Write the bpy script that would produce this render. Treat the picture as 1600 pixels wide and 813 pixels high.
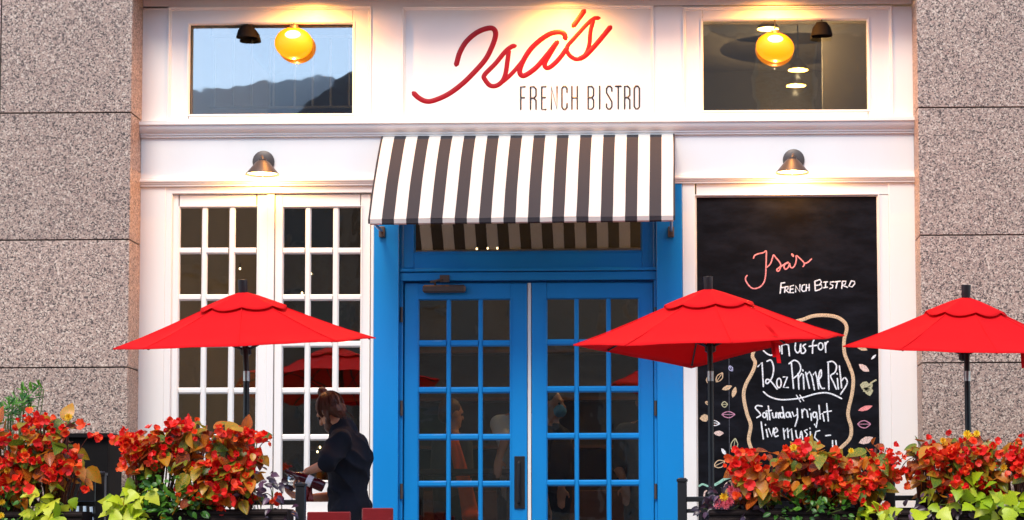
import bpy, bmesh, math, random
from mathutils import Vector, Matrix, Euler, noise
R = math.radians
random.seed(7)
for o in list(bpy.data.objects): bpy.data.objects.remove(o)
S = bpy.context.scene
COL = S.collection

# ------------------------------------------------------------------ camera
FPX, PPX, PPY, VPY, W, H = 3655.0, 1060.0, 545.0, 845.0, 1600.0, 813.0
CAM = Vector((1.09, -17.0, 0.63))
cam = bpy.data.objects.new('camera', bpy.data.cameras.new('camera'))
COL.objects.link(cam); S.camera = cam
CROT = Matrix.Rotation(R(90) + math.atan((VPY-PPY)/FPX), 3, 'X') @ Matrix.Rotation(-0.0060, 3, 'Z')
cam.matrix_world = Matrix.Translation(CAM) @ CROT.to_4x4()
cam.data.sensor_width = 36; cam.data.lens = 36*FPX/W
cam.data.shift_x = (W/2-PPX)/W; cam.data.shift_y = (PPY-H/2)/W
cam.data.clip_start = 0.1; cam.data.clip_end = 2000
def P(px, py, Y=0.0):
    "point of the plane y=Y seen at photo pixel (px, py)"
    d = CROT @ Vector(((px-PPX)/FPX, -(py-PPY)/FPX, -1))
    return CAM + d*((Y-CAM.y)/d.y)
def PX(px, py, Y=0.0): return P(px, py, Y).x
def PZ(px, py, Y=0.0): return P(px, py, Y).z

# ------------------------------------------------------------------ world, sun, exposure
SUN_EL, SUN_AZ = 52, -10        # azimuth: degrees left of straight behind the camera
wd = bpy.data.worlds.new('World'); S.world = wd; wd.use_nodes = True
nt = wd.node_tree; nt.nodes.clear()
sky = nt.nodes.new('ShaderNodeTexSky'); sky.sky_type = 'NISHITA'; sky.sun_disc = False
sky.sun_elevation = R(SUN_EL); sky.air_density = 1.0; sky.dust_density = 0.6; sky.ozone_density = 1.0
bg = nt.nodes.new('ShaderNodeBackground'); bg.inputs[1].default_value = 0.15
wo = nt.nodes.new('ShaderNodeOutputWorld')
nt.links.new(sky.outputs[0], bg.inputs[0]); nt.links.new(bg.outputs[0], wo.inputs[0])
sl = bpy.data.lights.new('sun', 'SUN'); sl.energy = 1.5; sl.angle = R(22); sl.color = (1, .91, .79)
so = bpy.data.objects.new('sun', sl); COL.objects.link(so)
sdir = Vector((math.sin(R(SUN_AZ))*math.cos(R(SUN_EL)), -math.cos(R(SUN_AZ))*math.cos(R(SUN_EL)), math.sin(R(SUN_EL))))
so.rotation_euler = sdir.to_track_quat('Z', 'Y').to_euler(); so.location = sdir*30
sky.sun_rotation = math.atan2(sdir.x, sdir.y)
S.view_settings.view_transform = 'Standard'; S.view_settings.look = 'None'
S.view_settings.exposure = 1.14; S.view_settings.gamma = 1; S.view_settings.use_curve_mapping = False
S.render.engine = 'CYCLES'
S.cycles.max_bounces = 8; S.cycles.transparent_max_bounces = 16

# ------------------------------------------------------------------ materials
def _new(name):
    m = bpy.data.materials.new(name); m.use_nodes = True
    n = m.node_tree.nodes; l = m.node_tree.links
    return m, n, l, n['Principled BSDF'], n['Material Output']
def paint(name, col, rough=.45, var=.06, vscale=2.5, bump=.15, bscale=60, metal=0.0, stretch=(1,1,1), spec=.5):
    m, n, l, b, out = _new(name)
    tc = n.new('ShaderNodeTexCoord'); mp = n.new('ShaderNodeMapping'); mp.inputs['Scale'].default_value = stretch
    l.new(tc.outputs['Object'], mp.inputs[0])
    nz = n.new('ShaderNodeTexNoise'); nz.inputs['Scale'].default_value = vscale; nz.inputs['Detail'].default_value = 6
    l.new(mp.outputs[0], nz.inputs['Vector'])
    mx = n.new('ShaderNodeMix'); mx.data_type = 'RGBA'; mx.blend_type = 'MIX'
    l.new(nz.outputs['Fac'], mx.inputs[0])
    mx.inputs[6].default_value = (*[c*(1-var*1.6) for c in col], 1); mx.inputs[7].default_value = (*[min(1, c*(1+var)) for c in col], 1)
    l.new(mx.outputs[2], b.inputs['Base Color'])
    b.inputs['Roughness'].default_value = rough; b.inputs['Metallic'].default_value = metal
    b.inputs['Specular IOR Level'].default_value = spec
    if bump:
        n2 = n.new('ShaderNodeTexNoise'); n2.inputs['Scale'].default_value = bscale; n2.inputs['Detail'].default_value = 4
        l.new(mp.outputs[0], n2.inputs['Vector'])
        bp = n.new('ShaderNodeBump'); bp.inputs['Strength'].default_value = bump; bp.inputs['Distance'].default_value = .004
        l.new(n2.outputs['Fac'], bp.inputs['Height']); l.new(bp.outputs[0], b.inputs['Normal'])
    return m
def fabric(name, col, trans=.3, rough=.9, weave=600, tcol=None):
    m = paint(name, col, rough, .05, 4, .2, weave, spec=.12)
    n, l = m.node_tree.nodes, m.node_tree.links
    b = n['Principled BSDF']; out = n['Material Output']
    t = n.new('ShaderNodeBsdfTranslucent'); t.inputs[0].default_value = (*(tcol or col), 1)
    mx = n.new('ShaderNodeMixShader'); mx.inputs[0].default_value = trans
    l.new(b.outputs[0], mx.inputs[1]); l.new(t.outputs[0], mx.inputs[2]); l.new(mx.outputs[0], out.inputs[0])
    return m
def leafmat(name, stops, trans=.3, rough=.45, spread=.6):
    "colour from the leaf's own random number and a blotchy noise over it"
    m, n, l, b, out = _new(name)
    oi = n.new('ShaderNodeObjectInfo'); tc = n.new('ShaderNodeTexCoord')
    ad = n.new('ShaderNodeVectorMath'); ad.operation = 'ADD'
    l.new(tc.outputs['Object'], ad.inputs[0]); l.new(oi.outputs['Location'], ad.inputs[1])
    nz = n.new('ShaderNodeTexNoise'); nz.inputs['Scale'].default_value = 24; nz.inputs['Detail'].default_value = 3
    l.new(ad.outputs[0], nz.inputs['Vector'])
    a = n.new('ShaderNodeMath'); a.operation = 'MULTIPLY_ADD'; a.inputs[1].default_value = 1.1; a.inputs[2].default_value = -.55
    l.new(nz.outputs['Fac'], a.inputs[0])
    mlt = n.new('ShaderNodeMath'); mlt.operation = 'MULTIPLY_ADD'; mlt.inputs[1].default_value = spread; mlt.inputs[2].default_value = .5-spread/2
    l.new(oi.outputs['Random'], mlt.inputs[0])
    s = n.new('ShaderNodeMath'); s.operation = 'ADD'; l.new(mlt.outputs[0], s.inputs[0]); l.new(a.outputs[0], s.inputs[1])
    cr = n.new('ShaderNodeValToRGB'); e = cr.color_ramp.elements
    while len(e) < len(stops): e.new(.5)
    for i, (p, c) in enumerate(stops): e[i].position = p; e[i].color = (*c, 1)
    l.new(s.outputs[0], cr.inputs[0]); l.new(cr.outputs[0], b.inputs['Base Color'])
    b.inputs['Roughness'].default_value = rough
    t = n.new('ShaderNodeBsdfTranslucent'); l.new(cr.outputs[0], t.inputs[0])
    mx = n.new('ShaderNodeMixShader'); mx.inputs[0].default_value = trans
    l.new(b.outputs[0], mx.inputs[1]); l.new(t.outputs[0], mx.inputs[2]); l.new(mx.outputs[0], out.inputs[0])
    return m
def emit(name, col, st):
    m, n, l, b, out = _new(name)
    b.inputs['Base Color'].default_value = (*col, 1); b.inputs['Emission Color'].default_value = (*col, 1)
    b.inputs['Emission Strength'].default_value = st
    return m
def glass(name, fac, tint=(.9, .92, .9), wave=.25, wscale=2.2):
    m, n, l, b, out = _new(name); n.remove(b)
    tr = n.new('ShaderNodeBsdfTransparent'); tr.inputs[0].default_value = (*tint, 1)
    gl = n.new('ShaderNodeBsdfGlossy'); gl.inputs['Roughness'].default_value = .015; gl.inputs[0].default_value = (.95, .97, 1, 1)
    lw = n.new('ShaderNodeLayerWeight'); lw.inputs[0].default_value = .35
    mr = n.new('ShaderNodeMapRange'); mr.inputs[3].default_value = fac; mr.inputs[4].default_value = 1
    l.new(lw.outputs['Fresnel'], mr.inputs[0]); mr.inputs[1].default_value = .1
    tc = n.new('ShaderNodeTexCoord'); nz = n.new('ShaderNodeTexNoise'); nz.inputs['Scale'].default_value = wscale; nz.inputs['Detail'].default_value = 2
    l.new(tc.outputs['Object'], nz.inputs['Vector'])
    bp = n.new('ShaderNodeBump'); bp.inputs['Strength'].default_value = wave; bp.inputs['Distance'].default_value = .012
    l.new(nz.outputs['Fac'], bp.inputs['Height']); l.new(bp.outputs[0], gl.inputs['Normal'])
    mx = n.new('ShaderNodeMixShader'); l.new(mr.outputs[0], mx.inputs[0])
    l.new(tr.outputs[0], mx.inputs[1]); l.new(gl.outputs[0], mx.inputs[2]); l.new(mx.outputs[0], out.inputs[0])
    return m
def granite(name):
    m, n, l, b, out = _new(name)
    tc = n.new('ShaderNodeTexCoord')
    v = n.new('ShaderNodeTexVoronoi'); v.inputs['Scale'].default_value = 124
    nz = n.new('ShaderNodeTexNoise'); nz.inputs['Scale'].default_value = 60; nz.inputs['Detail'].default_value = 3
    l.new(tc.outputs['Object'], nz.inputs['Vector'])
    mv = n.new('ShaderNodeVectorMath'); mv.operation = 'MULTIPLY_ADD'; mv.inputs[1].default_value = (.02, .02, .02)
    l.new(nz.outputs['Color'], mv.inputs[0]); l.new(tc.outputs['Object'], mv.inputs[2]); l.new(mv.outputs[0], v.inputs['Vector'])
    sp = n.new('ShaderNodeSeparateColor'); l.new(v.outputs['Color'], sp.inputs[0])
    cr = n.new('ShaderNodeValToRGB'); cr.color_ramp.interpolation = 'CONSTANT'; e = cr.color_ramp.elements
    st = [(0, (.075, .052, .043)), (.19, (.225, .158, .132)), (.38, (.40, .27, .21)), (.68, (.465, .335, .26)), (.88, (.63, .505, .40))]
    while len(e) < len(st): e.new(.5)
    for i, (p, c) in enumerate(st): e[i].position = p; e[i].color = (*c, 1)
    l.new(sp.outputs[0], cr.inputs[0])
    n3 = n.new('ShaderNodeTexNoise'); n3.inputs['Scale'].default_value = 1.7; n3.inputs['Detail'].default_value = 5; l.new(tc.outputs['Object'], n3.inputs['Vector'])
    mr = n.new('ShaderNodeMapRange'); mr.inputs[3].default_value = .86; mr.inputs[4].default_value = 1.12; l.new(n3.outputs['Fac'], mr.inputs[0])
    mx = n.new('ShaderNodeVectorMath'); mx.operation = 'MULTIPLY'; l.new(cr.outputs[0], mx.inputs[0]); l.new(mr.outputs[0], mx.inputs[1])
    oi = n.new('ShaderNodeObjectInfo'); m2 = n.new('ShaderNodeMapRange'); m2.inputs[3].default_value = .90; m2.inputs[4].default_value = 1.07; l.new(oi.outputs['Random'], m2.inputs[0])
    mz = n.new('ShaderNodeVectorMath'); mz.operation = 'MULTIPLY'; l.new(mx.outputs[0], mz.inputs[0]); l.new(m2.outputs[0], mz.inputs[1])
    l.new(mz.outputs[0], b.inputs['Base Color']); b.inputs['Roughness'].default_value = .5
    bp = n.new('ShaderNodeBump'); bp.inputs['Strength'].default_value = .12; bp.inputs['Distance'].default_value = .003
    l.new(sp.outputs[1], bp.inputs['Height']); l.new(bp.outputs[0], b.inputs['Normal'])
    return m
def slate(name):
    m, n, l, b, out = _new(name)
    tc = n.new('ShaderNodeTexCoord'); mp = n.new('ShaderNodeMapping'); mp.inputs['Rotation'].default_value = (0, .6, 0); mp.inputs['Scale'].default_value = (1, 1, 2.6)
    l.new(tc.outputs['Object'], mp.inputs[0])
    nz = n.new('ShaderNodeTexNoise'); nz.inputs['Scale'].default_value = 3.2; nz.inputs['Detail'].default_value = 7; nz.inputs['Roughness'].default_value = .65
    l.new(mp.outputs[0], nz.inputs['Vector'])
    cr = n.new('ShaderNodeValToRGB'); e = cr.color_ramp.elements
    e[0].position = .42; e[0].color = (.0045, .0045, .006, 1); e[1].position = .85; e[1].color = (.017, .018, .025, 1)
    l.new(nz.outputs['Fac'], cr.inputs[0]); l.new(cr.outputs[0], b.inputs['Base Color'])
    b.inputs['Roughness'].default_value = .8; b.inputs['Specular IOR Level'].default_value = .06
    return m
def chalk(name, col):
    m, n, l, b, out = _new(name)
    tc = n.new('ShaderNodeTexCoord'); nz = n.new('ShaderNodeTexNoise'); nz.inputs['Scale'].default_value = 160; nz.inputs['Detail'].default_value = 4
    l.new(tc.outputs['Object'], nz.inputs['Vector'])
    cr = n.new('ShaderNodeValToRGB'); e = cr.color_ramp.elements
    e[0].position = .30; e[0].color = (*[c*.25 for c in col], 1); e[1].position = .52; e[1].color = (*col, 1)
    l.new(nz.outputs['Fac'], cr.inputs[0]); l.new(cr.outputs[0], b.inputs['Base Color']); b.inputs['Roughness'].default_value = .95
    return m
def brick(name, c1, c2, mortar, sc=1.0):
    m, n, l, b, out = _new(name)
    tc = n.new('ShaderNodeTexCoord'); mp = n.new('ShaderNodeMapping'); mp.inputs['Rotation'].default_value = (R(90), 0, 0)
    l.new(tc.outputs['Object'], mp.inputs[0])
    bt = n.new('ShaderNodeTexBrick'); bt.inputs['Scale'].default_value = 4*sc
    bt.inputs['Color1'].default_value = (*c1, 1); bt.inputs['Color2'].default_value = (*c2, 1); bt.inputs['Mortar'].default_value = (*mortar, 1)
    l.new(mp.outputs[0], bt.inputs['Vector']); l.new(bt.outputs[0], b.inputs['Base Color']); b.inputs['Roughness'].default_value = .85
    return m

M = {}
M['white'] = paint('white_paint', (.82, .795, .76), .42, .055, 2.2, .12, 45, stretch=(1, 1, .35))
M['blue'] = paint('blue_paint', (.003, .23, .60), .33, .15, 2.2, .12, 50, stretch=(1, 1, .3))
M['granite'] = granite('granite'); M['joint'] = paint('joint_grout', (.035, .026, .022), .9)
M['slate'] = slate('slate'); M['black'] = paint('black_metal', (.012, .012, .014), .38, .1, 8, .1, 120)
M['shadew'] = paint('shade_lining', (.75, .70, .62), .5, .02, 3, 0); M['glow'] = emit('lamp_glow', (1, .66, .30), 5.0)
M['bronze'] = paint('dark_bronze', (.085, .065, .056), .45, .15, 14, .1, 90, metal=.3)
M['matt'] = paint('matt_black_wood', (.006, .005, .005), .8, .2, 8, .2, 60, spec=.15)
M['steel'] = paint('galvanised_steel', (.50, .50, .50), .35, .1, 10, .05, 90, metal=.9)
M['redfab'] = fabric('red_canvas', (.78, .010, .014), .24, tcol=(.85, .012, .012))
M['awnw'] = fabric('white_canvas', (.80, .76, .71), .30, tcol=(.75, .62, .42)); M['awnb'] = fabric('charcoal_canvas', (.046, .043, .047), .03)
M['signred'] = paint('sign_red', (.27, .002, .008), .4, .05, 3, 0, spec=.3)
M['signblk'] = paint('sign_black', (.012, .011, .013), .4, .05, 3, 0)
M['pane'] = glass('window_glass', .115, (.86, .86, .83), .06, 5.0)
M['paneup'] = glass('coated_glass', .25, (.74, .77, .77), .05, 3.0)
M['panetr'] = glass('transom_glass', .24, (.8, .8, .76), .03, 3)
M['chalkw'] = chalk('chalk_white', (.82, .83, .85)); M['chalkp'] = chalk('chalk_pink', (.85, .28, .27))
M['chalkt'] = chalk('chalk_tan', (.66, .46, .28)); M['chalkm'] = chalk('chalk_mauve', (.55, .25, .36)); M['chalkg'] = chalk('chalk_olive', (.48, .46, .28))
M['chalkgr'] = chalk('chalk_mint', (.30, .58, .46)); M['chalkl'] = chalk('chalk_pale_pink', (.75, .55, .48)); M['chalkv'] = chalk('chalk_violet', (.42, .42, .62))
M['chalkd'] = chalk('chalk_smear', (.12, .125, .15))
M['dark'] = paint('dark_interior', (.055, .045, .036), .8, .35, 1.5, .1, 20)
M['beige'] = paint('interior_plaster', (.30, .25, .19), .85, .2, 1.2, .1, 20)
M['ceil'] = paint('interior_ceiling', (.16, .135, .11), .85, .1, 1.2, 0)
M['wood'] = paint('dark_wood', (.10, .045, .022), .4, .35, 4, .15, 40, stretch=(.4, 4, 4))
M['redwood'] = paint('red_stained_wood', (.20, .008, .010), .35, .2, 6, .1, 60)
M['amber'] = emit('amber_glass_lit', (1, .25, .0), .85); M['amber'].node_tree.nodes['Principled BSDF'].inputs['Base Color'].default_value = (.25, .07, .0, 1); M['bulb'] = emit('bulb_lit', (1, .72, .36), 14)
M['core'] = emit('globe_hot_spot', (1, .74, .30), 1.6); M['disc'] = emit('lamp_disc_lit', (1, .56, .10), 2.2); M['spark'] = emit('string_bulb_lit', (1, .75, .40), 4)
M['soil'] = paint('potting_soil', (.03, .02, .014), .95, .3, 20, .4, 60)
M['planter'] = paint('brown_wicker', (.020, .012, .011), .75, .3, 30, .5, 120, spec=.2)
M['skin'] = paint('skin', (.60, .27, .15), .5, .08, 12, .1, 120); M['hair'] = paint('auburn_hair', (.11, .032, .012), .5, .6, 30, .8, 90, stretch=(1, 1, .25))
M['navy'] = paint('navy_cotton', (.010, .012, .020), .85, .2, 8, .5, 14, spec=.25); M['navytr'] = paint('dark_trousers', (.012, .012, .018), .85, .2, 8, .4, 14, spec=.25)
M['wshirt'] = paint('white_cotton', (.80, .80, .82), .85, .1, 8, .4, 14, spec=.2); M['mask'] = paint('mask_blue', (.14, .42, .62), .8, .05, 8, .2, 60)
M['greycl'] = paint('grey_cotton', (.10, .10, .10), .85, .2, 8, .4, 14, spec=.2); M['orange'] = paint('orange_cotton', (.90, .16, .03), .85, .1, 8, .4, 14, spec=.2)
M['jeans'] = paint('denim', (.10, .14, .22), .85, .2, 8, .3, 40, spec=.2); M['dhair'] = paint('dark_hair', (.03, .02, .014), .5, .4, 30, .6, 90)
M['eye'] = paint('eye', (.05, .04, .035), .2, 0, 3, 0)
M['wine'] = paint('red_wine', (.10, .004, .010), .12, 0, 3, 0); M['bottle'] = paint('dark_bottle_glass', (.06, .004, .008), .12, .1, 3, 0)
M['asphalt'] = paint('asphalt', (.05, .05, .052), .9, .2, 1.5, .4, 70); M['paving'] = paint('paving', (.20, .19, .175), .85, .15, 1.3, .3, 60)
M['oppb'] = brick('brown_brick', (.21, .13, .09), (.27, .17, .11), (.30, .27, .23)); M['oppg'] = paint('grey_render', (.20, .18, .16), .85, .15, .6, .2, 30)
M['oppl'] = paint('hazed_roof', (.80, .82, .86), .85, .15, .6, .2, 30); M['oppwin'] = paint('far_window', (.02, .025, .032), .12, .1, 1, 0); M['opproof'] = paint('roof_slate', (.10, .10, .115), .7, .2, 1, .2, 10)  # low building's roof colour carries distance haze and offsets its shaded side
M['begleaf'] = leafmat('begonia_leaf', [(.10, (.13, .020, .008)), (.26, (.46, .080, .010)), (.46, (.74, .24, .014)), (.64, (.50, .30, .022)), (.80, (.16, .24, .02)), (.95, (.06, .15, .018))], .36, .36, .85)
M['begflow'] = leafmat('begonia_petal', [(.15, (.72, .008, .012)), (.50, (.93, .022, .014)), (.72, (.95, .10, .02)), (.95, (.95, .26, .03))], .25, .5, .6)
M['lime'] = leafmat('lime_leaf', [(.15, (.26, .42, .012)), (.5, (.50, .62, .016)), (.9, (.72, .70, .06))], .3, .4, .7)
M['green'] = leafmat('green_leaf', [(.2, (.025, .10, .010)), (.55, (.05, .19, .015)), (.9, (.13, .32, .025))], .3, .4, .8)
M['purple'] = leafmat('purple_leaf', [(.2, (.018, .008, .014)), (.6, (.050, .018, .040)), (.95, (.14, .07, .12))], .12, .35, .8)
M['yellow'] = leafmat('yellow_petal', [(.2, (.80, .42, .01)), (.8, (.90, .62, .02))], .2, .6, .6)
M['pink'] = leafmat('pink_petal', [(.2, (.62, .07, .11)), (.8, (.75, .16, .20))], .2, .6, .6)
M['stem'] = paint('plant_stem', (.14, .035, .018), .6, .3, 20, 0); M['gstem'] = paint('green_stem', (.09, .13, .02), .6, .3, 20, 0)

# ------------------------------------------------------------------ object helpers
ORG = {}                                                         # world origin of each object's local frame
def tag(o, label=None, cat=None, group=None, kind=None):
    if label: o['label'] = label
    if cat: o['category'] = cat
    if group: o['group'] = group
    if kind: o['kind'] = kind
    return o
def thing(name, loc, label, cat, group=None):
    o = bpy.data.objects.new(name, None); COL.objects.link(o); o.empty_display_size = .05
    o.location = loc; ORG[o.name] = Vector(loc)
    return tag(o, label, cat, group)
class MB:
    def __init__(s): s.v = []; s.f = []; s.mi = []
    def add(s, vs, fs, mi=0):
        k = len(s.v); s.v += [Vector(p) for p in vs]; s.f += [[i+k for i in f] for f in fs]; s.mi += [mi]*len(fs); return s
    def box(s, x0, x1, y0, y1, z0, z1, mi=0):
        x0, x1 = min(x0, x1), max(x0, x1); y0, y1 = min(y0, y1), max(y0, y1); z0, z1 = min(z0, z1), max(z0, z1)
        return s.add([(x, y, z) for x in (x0, x1) for y in (y0, y1) for z in (z0, z1)],
                     [(0, 1, 3, 2), (4, 6, 7, 5), (0, 4, 5, 1), (2, 3, 7, 6), (0, 2, 6, 4), (1, 5, 7, 3)], mi)
    def prism(s, prof, x0, x1, mi=0):                            # profile of (y, z), extruded along x
        n = len(prof)
        return s.add([(x0, y, z) for y, z in prof]+[(x1, y, z) for y, z in prof],
                     [tuple(range(n)), tuple(reversed(range(n, 2*n)))]+[(i, i+n, (i+1) % n+n, (i+1) % n) for i in range(n)], mi)
    def vprism(s, prof, z0, z1, mi=0):                           # profile of (x, y), extruded along z
        n = len(prof)
        return s.add([(x, y, z0) for x, y in prof]+[(x, y, z1) for x, y in prof],
                     [tuple(range(n)), tuple(reversed(range(n, 2*n)))]+[(i, i+n, (i+1) % n+n, (i+1) % n) for i in range(n)], mi)
    def rings(s, rs, cap0=True, cap1=True, mi=0, close=True):
        n = len(rs[0]); vs = [p for r in rs for p in r]; fs = []
        for i in range(len(rs)-1):
            for j in range(n if close else n-1):
                a = i*n+j; b = i*n+(j+1) % n; fs.append((a, b, b+n, a+n))
        if cap0: fs.append(tuple(reversed(range(n))))
        if cap1: fs.append(tuple(range((len(rs)-1)*n, len(rs)*n)))
        return s.add(vs, fs, mi)
    def tube(s, pts, rad, n=8, mi=0):
        pts = [Vector(p) for p in pts]; rr = rad if isinstance(rad, (list, tuple)) else [rad]*len(pts); out = []
        up = None
        for i, p in enumerate(pts):
            t = (pts[min(i+1, len(pts)-1)]-pts[max(i-1, 0)]).normalized()
            if up is None: up = t.orthogonal().normalized()
            up = (up-t*up.dot(t)).normalized(); sd = t.cross(up)
            out.append([p+(up*math.cos(a)+sd*math.sin(a))*rr[i] for a in [2*math.pi*k/n for k in range(n)]])
        return s.rings(out, mi=mi)
    def lathe(s, prof, c, n=20, T=None, cap0=True, cap1=True, mi=0):   # profile of (r, z) about the z axis at c
        T = T or Matrix.Identity(3); c = Vector(c)
        return s.rings([[c+T@Vector((r*math.cos(2*math.pi*k/n), r*math.sin(2*math.pi*k/n), z)) for k in range(n)] for r, z in prof], cap0, cap1, mi)
    def ell(s, c, rx, ry, rz, n=14, m=9, T=None, mi=0):
        T = T or Matrix.Identity(3); c = Vector(c); rs = []
        for i in range(m+1):
            a = math.pi*(i/m); a = min(max(a, .03), math.pi-.03)
            rs.append([c+T@Vector((rx*math.sin(a)*math.cos(2*math.pi*k/n), ry*math.sin(a)*math.sin(2*math.pi*k/n), -rz*math.cos(a))) for k in range(n)])
        return s.rings(rs, mi=mi)
    def mesh(s, name, o=Vector()):
        me = bpy.data.meshes.new(name); me.from_pydata([v-o for v in s.v], [], s.f); me.validate(); return me
    def build(s, name, mat, parent=None, bevel=0, smooth=False, label=None, kind=None, cat=None, group=None, loc=None, solid=0):
        o0 = ORG[parent.name] if parent else Vector(loc or (0, 0, 0))
        me = s.mesh(name, o0)
        mats = mat if isinstance(mat, (list, tuple)) else [mat]
        for m in mats: me.materials.append(M[m] if isinstance(m, str) else m)
        if len(mats) > 1 and len(me.polygons) == len(s.mi):
            me.polygons.foreach_set('material_index', s.mi)
        bm = bmesh.new(); bm.from_mesh(me)
        if not solid: bmesh.ops.recalc_face_normals(bm, faces=bm.faces)
        if bevel:
            bmesh.ops.bevel(bm, geom=bm.edges[:], offset=bevel, segments=1, affect='EDGES', profile=.5)
        bm.to_mesh(me); bm.free()
        if smooth:
            me.polygons.foreach_set('use_smooth', [True]*len(me.polygons)); me.set_sharp_from_angle(angle=R(smooth if smooth is not True else 40))
        ob = bpy.data.objects.new(name, me); COL.objects.link(ob); ob.parent = parent
        if not parent: ob.location = o0
        if solid:
            md = ob.modifiers.new('thickness', 'SOLIDIFY'); md.thickness = solid; md.offset = 0
        ORG[ob.name] = o0
        return tag(ob, label, cat, group, kind)
def catmull(pts, sub=6):
    pts = [Vector(p) for p in pts]
    if len(pts) < 3: return pts
    q = [pts[0]*2-pts[1]]+pts+[pts[-1]*2-pts[-2]]; out = []
    for i in range(1, len(q)-2):
        for k in range(sub):
            t = k/sub; a, b, c, d = q[i-1:i+3]
            out.append(.5*((2*b)+(c-a)*t+(2*a-5*b+4*c-d)*t*t+(3*b-a-3*c+d)*t**3))
    return out+[pts[-1]]
def stroke(mb, pxs, width, Y, thick, smooth=True, sub=6, taper=0):
    "a raised or chalked stroke on the wall plane y=Y through photo pixels; half-round section"
    pts = [P(x, y, Y) for x, y in pxs]
    if smooth: pts = catmull(pts, sub)
    w = width/2; n = len(pts); rs = []
    tl = (pts[1]-pts[0]).normalized(); tr = (pts[-1]-pts[-2]).normalized()
    ext = [pts[0]-tl*w*.8]+pts+[pts[-1]+tr*w*.8]
    for i, p in enumerate(ext):
        t = (ext[min(i+1, n+1)]-ext[max(i-1, 0)]); t = t.normalized() if t.length > 1e-6 else Vector((1, 0, 0))
        sd = Vector((t.z, 0, -t.x)).normalized()
        k = .35 if i in (0, n+1) else 1
        rs.append([p+sd*(w*k*math.cos(a))+Vector((0, -thick*math.sin(a)*(.6+.4*k), 0)) for a in [math.pi*j/4 for j in range(5)]]+[p+Vector((0, .001, 0))])
    mb.rings(rs)
# boxes given by photo pixels on the front plane
def pbox(mb, x0, y0, x1, y1, Yf, th, mi=0):
    ym = (y0+y1)/2; xm = (x0+x1)/2
    return mb.box(PX(x0, ym, Yf), PX(x1, ym, Yf), Yf, Yf+th, PZ(xm, y1, Yf), PZ(xm, y0, Yf), mi)
def B(x0, y0, x1, y1, Yf, th, name, mat, parent, bevel=.003, **k):
    m = MB(); pbox(m, x0, y0, x1, y1, Yf, th)
    return m.build(name, mat, parent, bevel=bevel, **k)

# ------------------------------------------------------------------ ground and street
def flat(name, x0, x1, y0, y1, z0, z1, mat):
    return tag(MB().box(x0, x1, y0, y1, z0, z1).build(name, mat), kind='structure')
flat('ground', -400, 400, -400, 60, -.60, -.20, 'asphalt')
flat('road', -60, 60, -22, -5.6, -.20, -.13, 'asphalt')
flat('pavement', -40, 40, -5.4, 8, -.20, 0, 'paving')
flat('kerb', -40, 40, -5.6, -5.4, -.20, .006, 'granite')
flat('far_pavement', -40, 40, -29.9, -22.1, -.20, 0, 'paving')

# ------------------------------------------------------------------ granite pillars and lintel
YP = -.33
def pillar(name, px_in, side, joints, label):
    xin = PX(px_in, 385, YP); xo = xin-side*2.2*1.0
    t = thing(name, (xin-side*.5, YP+.2, 0), label, 'pillar', 'granite pillars')
    zt = 6.3
    zs = [PZ(px_in, j, YP) for j in joints]                      # joint heights, top to bottom
    step = zs[0]-zs[1]
    lv = sorted([zt]+[zs[0]+step]+zs+[zs[-1]-step, 0])
    lv = [z for z in lv if z >= 0]
    MB().box(xin-side*.012, xo+side*.012, YP+.012, .3, 0, zt-.01).build('core', 'joint', t)
    g = .0045
    cols = [(xin, xin-side*.95), (xin-side*.95, xo)] if side > 0 else [(xin, xo)]
    for a, b in cols:
        for i in range(len(lv)-1):
            e0 = g if a != xin else 0
            MB().box(a-side*e0, b+side*g*(b != xo), YP, .31, lv[i]+g*(i > 0), lv[i+1]-g).build('granite_block', 'granite', t, bevel=.003)
    return t
# side>0 : the pillar extends to the left of its inner edge
pillar('granite_pillar', 202.3, 1, (176, 374.5, 574), 'pink grey granite pillar of stacked blocks on the left')
pillar('granite_pillar', 1437.2, -1, (168.5, 368, 567.5), 'pink grey granite pillar of stacked blocks beside the chalkboard')
zl = PZ(820, -24, YP)
t = thing('granite_lintel', (0, 0, zl), 'granite lintel spanning the two pillars above the sign', 'lintel')
MB().box(PX(206, 0, YP), PX(1433, 0, YP), YP+.004, .30, zl, zl+1.4).build('beam', 'granite', t, bevel=.004)

# ------------------------------------------------------------------ storefront
SF = thing('storefront', (0, 0, 0), 'white panelled bistro storefront with blue double doors between granite pillars', 'storefront')
XL, XR = 214, 1436
TOP = -40
B(XL, TOP, XR, 10, 0, .08, 'top_rail', 'white', SF)
for a, b in ((XL, 262), (580, 628), (1022, 1067), (1395, XR)): B(a, 10, b, 190, 0, .08, 'panel_stile', 'white', SF)
def moulding(x0, y0, x1, y1, Y0, Y1, w, parent, mat='white'):
    "mitred moulding that steps from plane Y0 (outer) to Y1 (inner) round a rectangle"
    mb = MB()
    def rect(x0, y0, x1, y1, Y):
        ym = (y0+y1)/2; xm = (x0+x1)/2
        X0, X1 = PX(x0, ym, Y0), PX(x1, ym, Y0); Z0, Z1 = PZ(xm, y0, Y0), PZ(xm, y1, Y0)
        return [Vector((X0, Y, Z0)), Vector((X1, Y, Z0)), Vector((X1, Y, Z1)), Vector((X0, Y, Z1))]
    rs = [rect(x0, y0, x1, y1, Y1), rect(x0, y0, x1, y1, Y0-.006), rect(x0+w*.35, y0+w*.35, x1-w*.35, y1-w*.35, Y0-.006),
          rect(x0+w*.6, y0+w*.6, x1-w*.6, y1-w*.6, (Y0+Y1)/2), rect(x0+w*.75, y0+w*.75, x1-w*.75, y1-w*.75, (Y0+Y1)/2-.002), rect(x0+w, y0+w, x1-w, y1-w, Y1)]
    mb.rings(rs, False, False)
    return mb.build('moulding', mat, parent)
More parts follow.
